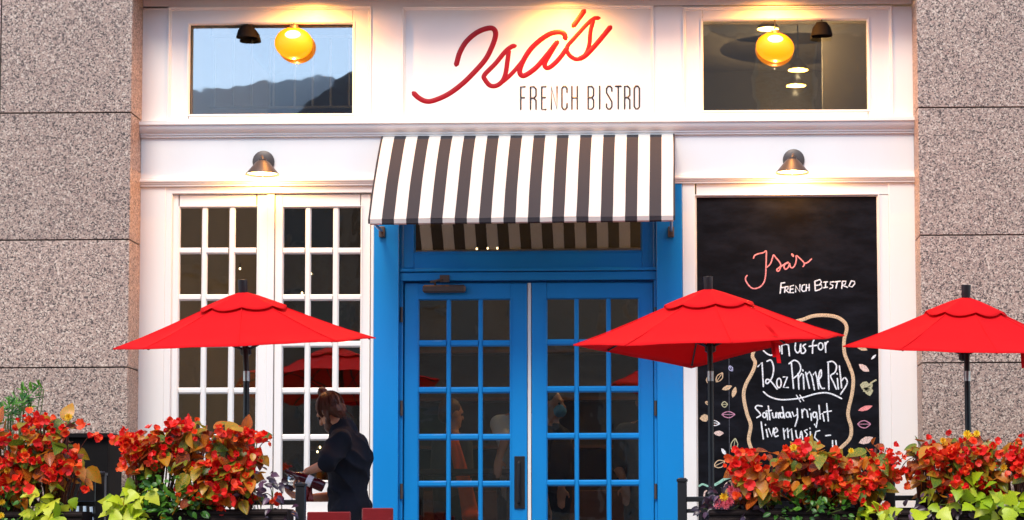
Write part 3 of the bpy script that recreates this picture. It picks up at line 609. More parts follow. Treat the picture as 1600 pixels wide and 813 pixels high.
# ------------------------------------------------------------------ umbrellas
def umbrella(px, yb, Rr, tiltx, tilty, rot, Y, ztop_py, label, straps=(), droop={}):
    pt = P(px, ztop_py, Y)                                          # canopy apex
    base = Vector((PX(px+4, 700, Y), Y, 0))
    t = thing('patio_umbrella', base, label, 'umbrella', 'red umbrellas on the patio')
    T = (Matrix.Rotation(R(tiltx), 3, 'X') @ Matrix.Rotation(R(tilty), 3, 'Y'))
    lowjoint = Vector((base.x, Y, PZ(px, 588, Y)))
    MB().lathe([(.25, 0), (.25, .05), (.20, .08), (.05, .09), (.04, .3), (.025, .3)], base, 24).build('base', 'black', t, smooth=35)
    MB().tube([base+Vector((0, 0, .05)), lowjoint], .0195, 12).build('pole', 'black', t, smooth=50)
    MB().tube([lowjoint-Vector((0, 0, .032)), lowjoint+Vector((0, 0, .032))], .0215, 12).build('pole_joint', 'steel', t, smooth=50)
    MB().tube([lowjoint, pt], .0185, 12).build('upper_pole', 'black', t, smooth=50)
    MB().lathe([(.018, -.02), (.024, .0), (.028, .02), (.031, .096), (.031, .102), (.001, .104)], pt, 16, T).build('finial', 'black', t, smooth=35)
    prof = [(.045, .0), (.18, -.040), (.34, -.098), (.56, -.175), (.78, -.248), (1.0, -.312)]
    def pos(fr, ang, z, dz=0):
        a0 = math.floor(ang/(math.pi/4))*(math.pi/4)
        k = (ang-a0)/(math.pi/4); p0 = Vector((math.cos(a0+rot), math.sin(a0+rot), 0)); p1 = Vector((math.cos(a0+rot+math.pi/4), math.sin(a0+rot+math.pi/4), 0))
        q = p0.lerp(p1, k)*fr*Rr
        sag = -.030*math.sin(math.pi*k)*min(1, fr*1.2)*(1-.55*fr)
        rimup = -(.0) + (droop.get(int(round(a0/(math.pi/4))) % 8, 0)*(1-k)+droop.get(int(round(a0/(math.pi/4))+1) % 8, 0)*k)*fr**2+.016*math.sin(math.pi*k)*max(0, fr-.75)*4
        return pt+T@Vector((q.x, q.y, z+sag+rimup+dz))
    def gridc(prof, dz, scal=0):
        m = MB(); n = 8*6; rs = []
        P2 = []
        for i in range(len(prof)-1):
            for k in range(3):
                f = k/3; P2.append((prof[i][0]*(1-f)+prof[i+1][0]*f, prof[i][1]*(1-f)+prof[i+1][1]*f))
        P2.append(prof[-1])
        for j, (fr, z) in enumerate(P2):
            rg = []
            for i in range(n):
                an = 2*math.pi*i/n; k = (i % 6)/6
                e = scal*math.sin(math.pi*k)*(j/(len(P2)-1))**3
                wr = .006*noise.noise(Vector((px+fr*4, an*2.4, dz*20)))*min(1, fr*2)+.0025*noise.noise(Vector((fr*14, an*7+px, 3)))*fr
                rg.append(pos(fr+e*.045, an+1e-6, z-e*.016+wr, dz))
            rs.append(rg)
        m.rings(rs, False, False); return m
    gridc(prof, 0).build('canopy', 'redfab', t, smooth=22, solid=.0022)
    gridc([(.03, .012), (.12, -.012), (.22, -.045), (.325, -.080)], .008, .8).build('vent_cap', 'redfab', t, smooth=40, solid=.0022)
    hub = pt+T@Vector((0, 0, -.035)); run_ = pt+T@Vector((0, 0, -.36))
    MB().lathe([(.02, -.02), (.04, -.015), (.04, .015), (.02, .02)], hub, 12, T).build('hub', 'black', t); MB().lathe([(.02, -.03), (.036, -.02), (.036, .02), (.02, .03)], run_, 12, T).build('runner', 'black', t)
    for k in range(8):
        an = k*math.pi/4; a = pos(.06, an+1e-6, -.006, -.016); b = pos(.5, an+1e-6, -.156, -.016); c = pos(.95, an+1e-6, -.296, -.013)
        MB().tube([a, b, c], .006, 6).tube([run_+(b-run_)*.06, b], .0055, 6).build('rib', 'black', t)
        MB().ell(c, .010, .010, .008, 8, 5).build('rib_cap', 'black', t)
        MB().tube([pos(f_, an+1e-6, z_, .0025) for f_, z_ in [(p0*(1-q)+p1*q, z0*(1-q)+z1*q) for (p0, z0), (p1, z1) in zip(prof[1:], prof[2:]) for q in (0, .5)]+[prof[-1]]], .0035, 5).build('seam', 'redfab', t)
    for (sx, sy, L, dx, dy_, nn) in straps:
        a = P(sx, sy, Y-dy_); m = MB()
        pts = [a+Vector((dx*i/5, -.004*math.sin(i*1.3), -L*i/5)) for i in range(6)]
        rs = [[p+Vector((-.012, 0, 0)), p+Vector((.012, .004, 0))] for p in pts]
        m.rings(rs, False, False, close=False); m.build('tie_strap', 'redfab', t, solid=.003)
    return t
umbrella(380, 538, .835, 6.2, -1.9, R(7.5), -2.0, 462, 'red patio umbrella in front of the white casement doors')
umbrella(1107, 535, .885, 6.0, -1.5, R(8), -2.0, 457, 'red patio umbrella overlapping the chalkboard, its dark underside showing', straps=((1207, 533, .10, .012, .62, 1), (1213, 536, .125, .016, .63, 1), (1198, 508, .07, .06, .615, 1)), droop={2: -.20, 3: -.06, 1: -.05})
umbrella(1509, 545, .80, 6.5, 1.6, R(8), -2.0, 470, 'red patio umbrella before the right granite pillar', straps=((1597, 548, .11, .008, .55, 1),))

# ------------------------------------------------------------------ railing, planters
YF = -3.2
def railing(name, xs, x0, x1, ytop, posts, label):
    z1 = PZ(xs, ytop, YF)
    t = thing(name, ((x0+x1)/2, YF, 0), label, 'railing', 'patio railings')
    MB().box(x0, x1, YF-.022, YF+.022, z1-.03, z1).build('top_rail', 'black', t, bevel=.004)
    MB().box(x0, x1, YF-.012, YF+.012, z1-.095, z1-.072).build('rail', 'black', t); MB().box(x0, x1, YF-.012, YF+.012, .10, .125).build('rail', 'black', t)
    n = int((x1-x0)/.105)
    for i in range(1, n):
        x = x0+(x1-x0)*i/n
        MB().box(x-.008, x+.008, YF-.008, YF+.008, .125, z1-.095).build('baluster', 'black', t)
    for px, py in posts:
        x = PX(px, 780, YF); zt = PZ(px, py, YF)
        MB().lathe([(.034, 0), (.034, zt-.025)], (x, YF-.001, 0), 4, Matrix.Rotation(R(45), 3, 'Z')).build('post', 'black', t) if False else MB().box(x-.028, x+.028, YF-.029, YF+.029, 0, zt-.02).build('post', 'black', t, bevel=.005)
        MB().box(x-.033, x+.033, YF-.034, YF+.034, zt-.022, zt-.008).lathe([(.03, zt-.008), (.022, zt), (.001, zt+.002)], (x, YF, 0), 12).build('post_cap', 'black', t)
railing('railing', 300, PX(-140, 780, YF), PX(470, 780, YF), 782, ((157, 737), (470, 754)), 'black metal patio railing under the umbrella by the casement doors')
railing('railing', 1300, PX(1066, 780, YF), PX(1740, 780, YF), 775, ((1066, 747), (1391, 744)), 'black metal patio railing in front of the chalkboard')
def planter(px0, px1, pyt, label):
    y0, y1 = YF-.30, YF-.05; z1 = PZ((px0+px1)/2, pyt, y0); x0, x1 = PX(px0, pyt, y0), PX(px1, pyt, y0)
    t = thing('planter_box', ((x0+x1)/2, (y0+y1)/2, 0), label, 'planter', 'planter boxes along the railing')
    m = MB(); w = .012
    m.box(x0, x1, y0, y0+w, .45, z1).box(x0, x1, y1-w, y1, .45, z1).box(x0, x0+w, y0+w, y1-w, .45, z1).box(x1-w, x1, y0+w, y1-w, .45, z1).box(x0+w, x1-w, y0+w, y1-w, .45, .47)
    m.build('box', 'planter', t, bevel=.002)
    nb = 9
    for i in range(nb): MB().tube([(x0-.004, y0-.003, .46+(z1-.48)*i/(nb-1)), (x1+.004, y0-.003, .46+(z1-.48)*i/(nb-1))], .012, 6).build('wicker_strand', 'planter', t)
    MB().box(x0-.012, x1+.012, y0-.016, y1+.005, z1-.002, z1+.014).build('rim', 'planter', t, bevel=.004) if False else None
    MB().box(x0+w, x1-w, y0+w, y1-w, z1-.10, z1-.03).build('soil', 'soil', t)
    for x in (x0+.15, x1-.15): MB().box(x-.015, x+.015, YF-.05, YF+.03, .50, .52).box(x-.015, x+.015, YF+.024, YF+.03, .42, .50).build('bracket', 'black', t)
    return z1, (y0+y1)/2
PL = [planter(-110, 128, 800, 'brown wicker planter box below the left granite pillar'), planter(196, 448, 796, 'brown wicker planter box below the umbrella by the casement doors'),
      planter(1108, 1378, 796, 'brown wicker planter box below the chalkboard'), planter(1404, 1690, 796, 'brown wicker planter box before the right granite pillar')]

# ------------------------------------------------------------------ plants
def leafmesh(name, mat, outline, fold=.25, curl=.35, L=1.0):
    "outline: half widths at stations along the midrib"
    me = MB(); rows = []
    n = len(outline)
    for i, (s, wl, wr) in enumerate(outline):
        z = -curl*(s**2)*.5
        rows.append([Vector((-wl, s, z+wl*fold)), Vector((-wl*.5, s, z+wl*.5*fold*.7)), Vector((0, s, z)), Vector((wr*.5, s, z+wr*.5*fold*.7)), Vector((wr, s, z+wr*fold))])
    me.rings(rows, False, False, close=False)
    k = me.mesh(name); k.materials.append(M[mat]); k.polygons.foreach_set('use_smooth', [True]*len(k.polygons)); return k
BEG = [leafmesh('begonia_leaf', 'begleaf', [(0, .10, .10), (.12, .30, .22), (.35, .40, .30), (.6, .33, .26), (.82, .18, .15), (1, .01, .01)], f, c) for f, c in ((.3, .5), (.1, .9), (.55, .3), (.2, -.3))]
GRN = [leafmesh('green_leaf', 'green', [(0, .06, .06), (.25, .28, .25), (.55, .30, .30), (.8, .18, .16), (1, .01, .01)], f, c) for f, c in ((.3, .4), (.1, .8))]
FRN = [leafmesh('narrow_leaf', 'green', [(0, .03, .03), (.3, .11, .11), (.6, .13, .13), (.85, .07, .07), (1, .01, .01)], f, c) for f, c in ((.3, .4), (.1, .8))]
PUR = [leafmesh('purple_leaf', 'purple', [(0, .05, .05), (.2, .30, .28), (.5, .34, .30), (.78, .17, .20), (1, .01, .01)], f, c) for f, c in ((.3, .5), (.15, .9))]
LIM = [leafmesh('lime_leaf', 'lime', [(-.20, .22, .20), (-.12, .46, .44), (.04, .56, .52), (.18, .46, .48), (.28, .36, .34), (.38, .44, .46), (.50, .30, .34), (.68, .20, .20), (.85, .10, .10), (1, .01, .01)], f, c) for f, c in ((.10, .35), (.18, .2), (.02, .6), (-.12, .3))]
def petalflower(name, mat, npet, cup, wid, rows=3):
    m = MB()
    for k in range(npet):
        a = 2*math.pi*k/npet+.3*math.sin(k*7); T = Matrix.Rotation(a, 3, 'Z') @ Matrix.Rotation(cup*(1+.3*math.cos(k*5)), 3, 'X')
        st = [(0.02, .05), (.35, wid*.8), (.7, wid), (.95, wid*.6)]
        m.rings([[T@Vector((-w, s, .10*s)), T@Vector((0, s, .02)), T@Vector((w, s, .10*s))] for s, w in st], False, False, close=False)
    k = m.mesh(name); k.materials.append(M[mat]); k.polygons.foreach_set('use_smooth', [True]*len(k.polygons)); return k
BFL = [petalflower('begonia_flower', 'begflow', 4, .55, .46), petalflower('begonia_flower', 'begflow', 5, .95, .40), petalflower('begonia_flower', 'begflow', 3, 1.2, .5)]
def pom(name, mat):
    m = MB()
    for ring, (n, cup, L) in enumerate(((9, .25, 1.0), (8, .75, .85), (6, 1.2, .7))):
        for k in range(n):
            T = Matrix.Rotation(2*math.pi*(k+.5*ring)/n, 3, 'Z') @ Matrix.Rotation(cup, 3, 'X')
            m.rings([[T@Vector((-w, s*L, .0)), T@Vector((w, s*L, .0))] for s, w in ((.02, .05), (.6, .24), (1, .14))], False, False, close=False)
    k = m.mesh(name); k.materials.append(M[mat]); return k
POM = pom('pompon_flower', 'yellow'); PNK = pom('pink_flower', 'pink')
def put(name, me, parent, p, T, s):
    o = bpy.data.objects.new(name, me); COL.objects.link(o); o.parent = parent
    o.matrix_local = Matrix.Translation(Vector(p)-ORG[parent.name]) @ T.to_4x4() @ Matrix.Diagonal((s, s, s, 1))
    return o
def aim(d, roll=0.0, up=None):
    "rotation with local +y along d and local +z towards up"
    y = Vector(d).normalized(); u = Vector(up or (0, -.6, 1))
    x = y.cross(u); x = x.normalized() if x.length > 1e-4 else Vector((1, 0, 0)); z = x.cross(y)
    T = Matrix((x, y, z)).transposed()
    return T @ Matrix.Rotation(roll, 3, 'Y')
rnd = random.Random(11)
def rvec(s=1): return Vector((rnd.uniform(-s, s), rnd.uniform(-s, s), rnd.uniform(-s, s)))
YPL = YF-.175
def root_of(px, planter_z): return Vector((PX(px, 800, YPL), YPL, planter_z-.03))
def begonia(label, rpx, zsoil, blobs, nleaf, nflow, extra=(), ls=(.045, .125), fs=(.021, .044)):
    r0 = root_of(rpx, zsoil); t = thing('begonia_plant', r0, label, 'begonia', 'red begonias in the planters')
    st = MB(); tot = sum(b[2]*b[3] for b in blobs)
    nb = []
    for (bx, by, rx, ry) in blobs:                              # break each mound into uneven tufts
        nb.append((bx, by, rx*.82, ry*.80))
        for k in range(4):
            a = rnd.uniform(0, 6.28); nb.append((bx+rx*.85*math.cos(a), by-ry*.75*abs(math.sin(a))*rnd.choice((1, 1, -.7)), rx*rnd.uniform(.16, .30), ry*rnd.uniform(.18, .36)))
    blobs = nb; tot = sum(b[2]*b[3] for b in blobs)
    for (bx, by, rx, ry) in blobs:
        share = bx and (rx*ry)/tot
        c = P(bx, by, YPL); sx = rx/265; sz = ry/265
        heads = []
        for k in range(max(2, int(7*share*3))):
            a = rnd.uniform(0, 2*math.pi); q = math.sqrt(rnd.random())
            h = c+Vector((sx*q*math.cos(a), rnd.uniform(-.15, .12), sz*q*math.sin(a)*.9)); heads.append(h)
            b0 = r0+Vector(((h.x-r0.x)*.45, rnd.uniform(-.05, .05), 0))
            st.tube(catmull([b0, b0.lerp(h, .5)+rvec(.02), h], 3), [.006]*3+[.005]*3+[.003], 5)
        for k in range(int(nleaf*share)):
            a = rnd.uniform(0, 2*math.pi); q = rnd.random()**.45
            p = c+Vector((sx*q*math.cos(a), rnd.uniform(-.19, .10), sz*q*math.sin(a)))
            out = Vector(((p.x-c.x)/max(sx, .05)*.7, -.55, (p.z-c.z)/max(sz, .05)*.35-.45))+rvec(.65)
            put('leaf', rnd.choice(BEG), t, p, aim(out, rnd.uniform(-.7, .7), (rnd.uniform(-.5, .5), -.7, .9)), rnd.uniform(*ls))
        ncl = int(nflow*share/4.8)+1
        for k in range(ncl):
            a = rnd.uniform(0, 2*math.pi); q = rnd.random()**.5*1.02
            cc = c+Vector((sx*q*math.cos(a), rnd.uniform(-.24, -.10), sz*q*math.sin(a)))
            for j in range(rnd.choice((1, 2, 4, 5, 7))):
                p = cc+Vector((rnd.gauss(0, .030), rnd.gauss(0, .02), rnd.gauss(0, .024)))
                put('flower', rnd.choice(BFL), t, p, aim(rvec(.8)+Vector((0, .3, .3)), 0, Vector((0, -1, -.1))+rvec(.7)), rnd.uniform(*fs))
    for (ex, ey, n) in extra:
        cc = P(ex, ey, YPL-.1); near = min((P(b[0], b[1], YPL) for b in blobs), key=lambda q: (q-cc).length)
        st.tube(catmull([near, near.lerp(cc, .6)+Vector((0, 0, .03)), cc], 4), .0028, 5)
        for j in range(n):
            p = cc+Vector((rnd.uniform(-.04, .04), rnd.uniform(-.02, .02), rnd.uniform(-.025, .025)))
            put('flower', rnd.choice(BFL), t, p, aim(rvec(.8)+Vector((0, .3, .2)), 0, Vector((0, -1, -.1))+rvec(.6)), rnd.uniform(*fs))
    st.build('stem', 'stem', t)
    return t
def leafy(name, label, cat, rpx, zsoil, blobs, meshes, n, size, group, droop=.3, dy=-.08, pn='leaf', st='gstem', face=(0, -.8, .6)):
    r0 = root_of(rpx, zsoil); t = thing(name, r0, label, cat, group); sm = MB()
    tot = sum(b[2]*b[3] for b in blobs)
    for (bx, by, rx, ry) in blobs:
        c = P(bx, by, YPL+dy); sx = rx/265; sz = ry/265
        for k in range(max(2, int(n*rx*ry/tot/6))):
            h = c+Vector((sx*rnd.uniform(-.8, .8), rnd.uniform(-.06, .06), sz*rnd.uniform(-.6, .8)))
            b0 = r0+Vector(((h.x-r0.x)*.5, 0, 0)); sm.tube(catmull([b0, b0.lerp(h, .55)+rvec(.03), h], 3), .003, 5)
        for k in range(int(n*rx*ry/tot)):
            a = rnd.uniform(0, 2*math.pi); q = math.sqrt(rnd.random())
            p = c+Vector((sx*q*math.cos(a), rnd.uniform(-.09, .09), sz*q*math.sin(a)))
            out = Vector((math.cos(a)*.8, -.45, math.sin(a)*.5-droop))+rvec(.5)
            put(pn, rnd.choice(meshes), t, p, aim(out, rnd.uniform(-.5, .5), Vector(face)+rvec(.45)), rnd.uniform(*size))
    sm.build('stem', st, t)
    return t
def blooms(t, me, spots, size, nm='flower'):
    for px, py in spots: 
        put(nm, me, t, P(px, py, YPL-.16), aim((rnd.uniform(-.3, .3), .2, 1), 0, Vector((0, -1, .3))+rvec(.35)), rnd.uniform(*size))
GV, GL, GP = 'leafy green plants in the planters', 'lime vines in the planters', 'purple leaved plants in the planters'
# planter A
zs = PL[0][0]
begonia('red flowering begonia with bronze leaves at the left edge', 20, zs, ((22, 705, 40, 48), (18, 760, 34, 26)), 120, 60)
begonia('red flowering begonia with bronze leaves before the black host stand', 92, zs, ((88, 700, 42, 44), (100, 742, 36, 28), (60, 665, 16, 14), (50, 745, 30, 24)), 160, 84, ((148, 680, 5), (134, 765, 4), (62, 660, 3), (135, 665, 2)))
t = leafy('lime_vine', 'lime green sweet potato vine below the leftmost begonias', 'vine', 75, zs, ((84, 776, 30, 20), (78, 800, 38, 22), (92, 812, 20, 12)), LIM, 40, (.045, .095), GL, .35, -.17)
t = leafy('leafy_plant', 'small leaved green plant with yellow flowers at the left edge', 'plant', 12, zs, ((16, 785, 28, 32), (45, 770, 14, 22)), GRN, 70, (.028, .045), GV, .1, -.12)
blooms(t, POM, ((3, 785), (2, 806), (48, 641), (107, 652), (12, 735), (58, 742), (38, 706), (86, 690)), (.018, .024))
t = leafy('feathery_plant', 'feathery light green plant rising above the leftmost begonias', 'plant', 30, zs, ((18, 640, 16, 12), (32, 630, 16, 12), (48, 618, 12, 9), (62, 606, 6, 5), (4, 652, 10, 10), (70, 675, 14, 9), (96, 660, 12, 6)), FRN, 200, (.036, .06), GV, -.4, .04)
# planter B
zs = PL[1][0]
begonia('red flowering begonia with orange leaves right of the railing post', 235, zs, ((235, 712, 40, 34), (262, 690, 34, 30), (215, 700, 14, 20)), 120, 66, ((203, 715, 7), (222, 688, 4), (196, 728, 3)))
begonia('red flowering begonia with orange leaves under the left umbrella pole', 322, zs, ((318, 700, 50, 42), (320, 745, 44, 26), (325, 776, 40, 14)), 180, 92, ((340, 797, 4),))
begonia('red flowering begonia with orange leaves beside the man', 385, zs, ((378, 700, 34, 40), (372, 745, 30, 24), (378, 775, 28, 14)), 135, 78, ((408, 685, 7), (420, 690, 3), (404, 716, 2), (428, 780, 3)))
t = leafy('lime_vine', 'lime green vine left of the umbrella planter', 'vine', 210, zs, ((196, 785, 26, 22), (182, 802, 22, 12), (225, 768, 22, 14), (210, 806, 20, 12)), LIM, 60, (.035, .09), GL, .35, -.17)
t = leafy('leafy_plant', 'small leaved green plant with yellow flowers under the orange begonias', 'plant', 262, zs, ((262, 762, 34, 32), (285, 790, 40, 26), (245, 800, 30, 18), (240, 745, 24, 14)), GRN, 230, (.026, .058), GV, .1, -.15)
blooms(t, POM, ((210, 737), (218, 799), (255, 809), (266, 736), (195, 790), (262, 772), (318, 778), (300, 735), (236, 768)), (.019, .025))
t = leafy('purple_plant', 'dark purple leaved plant spilling beside the wine pouring man', 'plant', 420, zs, ((410, 752, 30, 18), (430, 765, 18, 18), (440, 800, 22, 16), (392, 770, 22, 16)), PUR, 60, (.035, .06), GP, .3, -.08)
# planter C
zs = PL[2][0]
begonia('red flowering begonia with bronze leaves below the drawn leaves of the chalkboard', 1185, zs, ((1190, 735, 46, 36), (1180, 765, 34, 20), (1165, 722, 14, 14)), 130, 60, ((1139, 730, 2), (1150, 720, 3), (1160, 712, 5)))
begonia('red flowering begonia with bronze leaves below the chalk specials', 1275, zs, ((1270, 735, 54, 34), (1280, 768, 50, 22), (1250, 710, 30, 20)), 180, 84)
begonia('red flowering begonia with bronze leaves at the right end of the chalkboard', 1350, zs, ((1358, 728, 28, 36), (1345, 760, 34, 22)), 110, 64, ((1388, 703, 3), (1386, 727, 2), (1372, 735, 5), (1368, 715, 3)))
t = leafy('leafy_plant', 'bright green leafy plant at the foot of the chalkboard begonias', 'plant', 1260, zs, ((1215, 800, 30, 14), (1255, 795, 34, 18), (1310, 800, 34, 16), (1275, 772, 16, 12)), GRN, 150, (.028, .050), GV, .1, -.15)
blooms(t, POM, ((1282, 765), (1377, 796), (1230, 722), (1240, 700), (1330, 705), (1310, 760)), (.018, .024))
t = leafy('purple_plant', 'purple leaved plant with pink flowers left of the chalkboard begonias', 'plant', 1130, zs, ((1130, 775, 30, 18), (1118, 795, 28, 18), (1155, 762, 22, 14), (1165, 795, 26, 16)), PUR, 80, (.035, .058), GP, .3, -.08)
blooms(t, PNK, ((1143, 766), (1147, 772), (1127, 786), (1134, 790), (1140, 784), (1122, 789), (1152, 768)), (.024, .032)); blooms(t, POM, ((1131, 777),), (.026, .027))
t = leafy('lime_vine', 'lime green vine with orange flowers beside the right railing post', 'vine', 1368, zs, ((1372, 800, 24, 16), (1352, 806, 16, 10), (1388, 808, 14, 8)), LIM, 26, (.035, .07), GL, .35, -.17)
blooms(t, BFL[0], ((1368, 792), (1378, 796), (1383, 790)), (.03, .036))
# planter D
zs = PL[3][0]
begonia('red flowering begonia with bronze leaves right of the right railing post', 1450, zs, ((1452, 725, 38, 36), (1440, 705, 20, 16), (1462, 760, 34, 20)), 130, 74, ((1411, 715, 5), (1404, 741, 4), (1420, 740, 5), (1417, 756, 2), (1398, 730, 1)))
begonia('red flowering begonia with bronze leaves before the right umbrella pole', 1520, zs, ((1516, 708, 36, 32), (1525, 745, 36, 28), (1548, 760, 14, 20)), 120, 64, ((1556, 760, 4), (1525, 690, 6)))
begonia('small red flowering begonia at the right edge', 1592, zs, ((1590, 715, 22, 24), (1600, 740, 20, 16)), 40, 44, ((1575, 716, 4), (1590, 690, 3)))
t = leafy('lime_vine', 'large leaved lime vine below the right pillar begonias', 'vine', 1530, zs, ((1450, 792, 24, 14), (1508, 760, 24, 16), (1535, 768, 22, 18), (1560, 792, 30, 22), (1590, 790, 26, 22), (1515, 790, 20, 14)), LIM, 56, (.05, .11), GL, .4, -.2)
t = leafy('purple_plant', 'purple leaved plant below the right pillar begonias', 'plant', 1470, zs, ((1470, 785, 34, 18), (1420, 800, 24, 12), (1495, 800, 30, 14)), PUR, 64, (.038, .065), GP, .3, -.12)
t = leafy('leafy_plant', 'fine leaved green plant with yellow flowers before the right umbrella pole', 'plant', 1525, zs, ((1535, 725, 26, 34), (1490, 725, 16, 24), (1562, 740, 10, 22), (1540, 790, 20, 12)), FRN, 150, (.022, .038), GV, -.1, -.12)
blooms(t, POM, ((1473, 689), (1511, 679), (1526, 678), (1568, 731), (1516, 684)), (.020, .027))

# ------------------------------------------------------------------ chairs, host stand
def chair(px, pyt, Y, wpx, rot, label):
    c = P(px, pyt, Y); w = wpx/2; t = thing('cafe_chair', (c.x, Y, 0), label, 'chair', 'red chairs on the patio')
    T = Matrix.Rotation(R(rot), 3, 'Z'); o = Vector((c.x, Y, 0))
    def bx(x0, x1, y0, y1, z0, z1, nm, mat='redwood'):
        m = MB().box(x0, x1, y0, y1, z0, z1); m.v = [o+T@v for v in m.v]; m.build(nm, mat, t, bevel=.006)
    zt = c.z
    for s in (-1, 1):
        bx(s*w-.018*(s > 0)*2, s*w+.018*(s < 0)*2, -.018, .018, 0, zt-.06, 'leg'); bx(s*w-.018*(s > 0)*2, s*w+.018*(s < 0)*2, .38, .416, 0, .43, 'leg')
    bx(-w, w, -.016, .020, zt-.13, zt, 'backrest'); bx(-w, w, -.012, .012, zt-.30, zt-.24, 'back_slat'); bx(-w-.005, w+.005, .0185, .43, .43, .465, 'seat')
    return t
chair(514, 800, -2.35, .27, 4, 'dark red wooden chair back in front of the pouring man')
chair(590, 794, -1.9, .20, 14, 'dark red wooden chair at the foot of the blue pilaster')
c = P(120, 678, -.95)
t = thing('host_stand', (c.x, -.95, 0), 'black host stand against the left granite pillar', 'host stand')
x0, x1 = PX(74, 690, -.95), PX(172, 690, -.95); z1 = c.z
MB().box(x0, x1, -1.0, -.97, .0, z1-.03).build('front_panel', 'matt', t, bevel=.003)
for x in (x0, x1-.025): MB().box(x, x+.025, -.97, -.60, 0, z1-.03).build('side_panel', 'matt', t, bevel=.003)
MB().box(x0-.02, x1+.02, -1.04, -.58, z1-.03, z1).build('stand_top', 'matt', t, bevel=.003)
MB().box(x0+.025, x1-.025, -.97, -.62, .62, .645).build('shelf', 'black', t)
t = thing('wicker_chair', (PX(112, 800, -2.2), -2.2, 0), 'pale grey wicker chair behind the leftmost planter', 'chair')
cx = PX(116, 800, -2.2); zt = PZ(116, 786, -2.2)
for i in range(9):
    a = -.9+1.8*i/8
    MB().tube(catmull([(cx+.22*math.sin(a), -2.2-.1*math.cos(a), .45), (cx+.23*math.sin(a), -2.2-.12*math.cos(a), .65), (cx+.2*math.sin(a), -2.2-.1*math.cos(a), zt-.06*abs(a)**2)], 4), .011, 6).build('back_cane', 'chairgrey' if 'chairgrey' in M else 'steel', t)
MB().lathe([(.23, .40), (.24, .42), (.24, .45), (.001, .455)], (cx, -2.15, 0), 18).build('seat', 'steel', t)
for s in ((-.15, -.15), (.15, -.15), (-.15, .15), (.15, .15)): MB().tube([(cx+s[0], -2.15+s[1], 0), (cx+s[0]*.9, -2.15+s[1]*.9, .41)], .014, 6).build('leg', 'steel', t)

# ------------------------------------------------------------------ people
def capsules(caps, voxel, name, mat, parent, smooth_it=4, fold=0, ff=9):
    "caps: (p0, r0, p1, r1) tapered limbs or ('e', c, rx, ry, rz, T) solids, fused into one continuous surface"
    m = MB()
    for c in caps:
        if c[0] == 'e': m.ell(*c[1:5], 18, 12, c[5] if len(c) > 5 else None); continue
        p0, r0, p1, r1 = Vector(c[0]), c[1], Vector(c[2]), c[3]
        d = p1-p0; L = max(d.length, 1e-4); T = d.to_track_quat('Z', 'Y').to_matrix()
        prof = [(r0*math.sin(a), -r0*math.cos(a)) for a in (0.05, .45, .9, 1.3)]+[(r0, 0), ((r0+r1)/2, L/2), (r1, L)]+[(r1*math.cos(a), L+r1*math.sin(a)) for a in (.35, .7, 1.1, 1.52)]
        m.lathe(prof, p0, 14, T)
    tmp = m.build('tmp', mat, None)
    rm = tmp.modifiers.new('r', 'REMESH'); rm.mode = 'VOXEL'; rm.voxel_size = voxel
    sm = tmp.modifiers.new('s', 'SMOOTH'); sm.factor = .5; sm.iterations = smooth_it
    dg = bpy.context.evaluated_depsgraph_get(); me = bpy.data.meshes.new_from_object(tmp.evaluated_get(dg))
    bpy.data.objects.remove(tmp); me.name = name
    if fold:                                                     # creases in cloth or hair
        for v, nn in [(v, v.normal.copy()) for v in me.vertices]:
            q = v.co; w = noise.noise(Vector((q.x*ff+q.z*ff*.8, q.y*ff, q.z*ff*.5-q.x*ff*.3)))
            v.co = q+nn*fold*((1-abs(w))**3-.45)
    o0 = ORG[parent.name]; me.transform(Matrix.Translation(-o0)); me.polygons.foreach_set('use_smooth', [True]*len(me.polygons))
    ob = bpy.data.objects.new(name, me); COL.objects.link(ob); ob.parent = parent; ORG[ob.name] = o0
    return ob
def hand(wrist, d, palm_n, curl=.5, L=.085, sp=.017, thumb=1):
    "palm, four fingers and a thumb as tapered chains"
    d = Vector(d).normalized(); nrm = Vector(palm_n); nrm = (nrm-d*nrm.dot(d)).normalized(); sd = d.cross(nrm)
    wrist = Vector(wrist); out = []
    for k in range(-1, 2): out.append((wrist+sd*k*.012, .017, wrist+d*.075+sd*k*.022, .0145))
    for k, fl in zip((-1.5, -.5, .5, 1.5), (.82, 1, .95, .75)):
        b = wrist+d*.082+sd*k*sp; dirn = d.copy(); r = .0088
        for seg in (.42, .33, .25):
            dirn = (Matrix.Rotation(curl, 3, sd) @ dirn).normalized() if True else dirn
            e = b+dirn*L*fl*seg; out.append((b, r, e, r*.9)); b = e; r *= .9
    tb = wrist+d*.022-sd*.022*thumb; e = tb+(d*.55-sd*.7*thumb+nrm*.35).normalized()*.042; out.append((tb, .0125, e, .0105)); out.append((e, .0105, e+(d*.9+nrm*.3-sd*.1*thumb).normalized()*.034, .0085))
    return out
def head(c, fwd, up=(0, 0, 1), s=1.0):
    f = Vector(fwd).normalized(); u = Vector(up); u = (u-f*u.dot(f)).normalized(); r = f.cross(u)
    T = Matrix((r, f, u)).transposed(); c = Vector(c); q = lambda x, y, z: c+T@(Vector((x, y, z))*s)
    caps = [('e', q(0, -.012, .03), .074*s, .092*s, .088*s, T), ('e', q(0, .025, -.045), .058*s, .062*s, .070*s, T), (q(0, .085, .012), .010*s, q(0, .108, -.022), .0135*s),
            ('e', q(0, .070, -.085), .028*s, .022*s, .020*s, T), (q(-.03, .078, .030), .012*s, q(.03, .078, .030), .012*s), (q(-.016, .083, -.052), .008*s, q(.016, .083, -.052), .008*s)]
    for sx in (-1, 1): caps.append(('e', q(sx*.078, -.005, -.005), .012*s, .020*s, .032*s, T))
    return caps, q, T
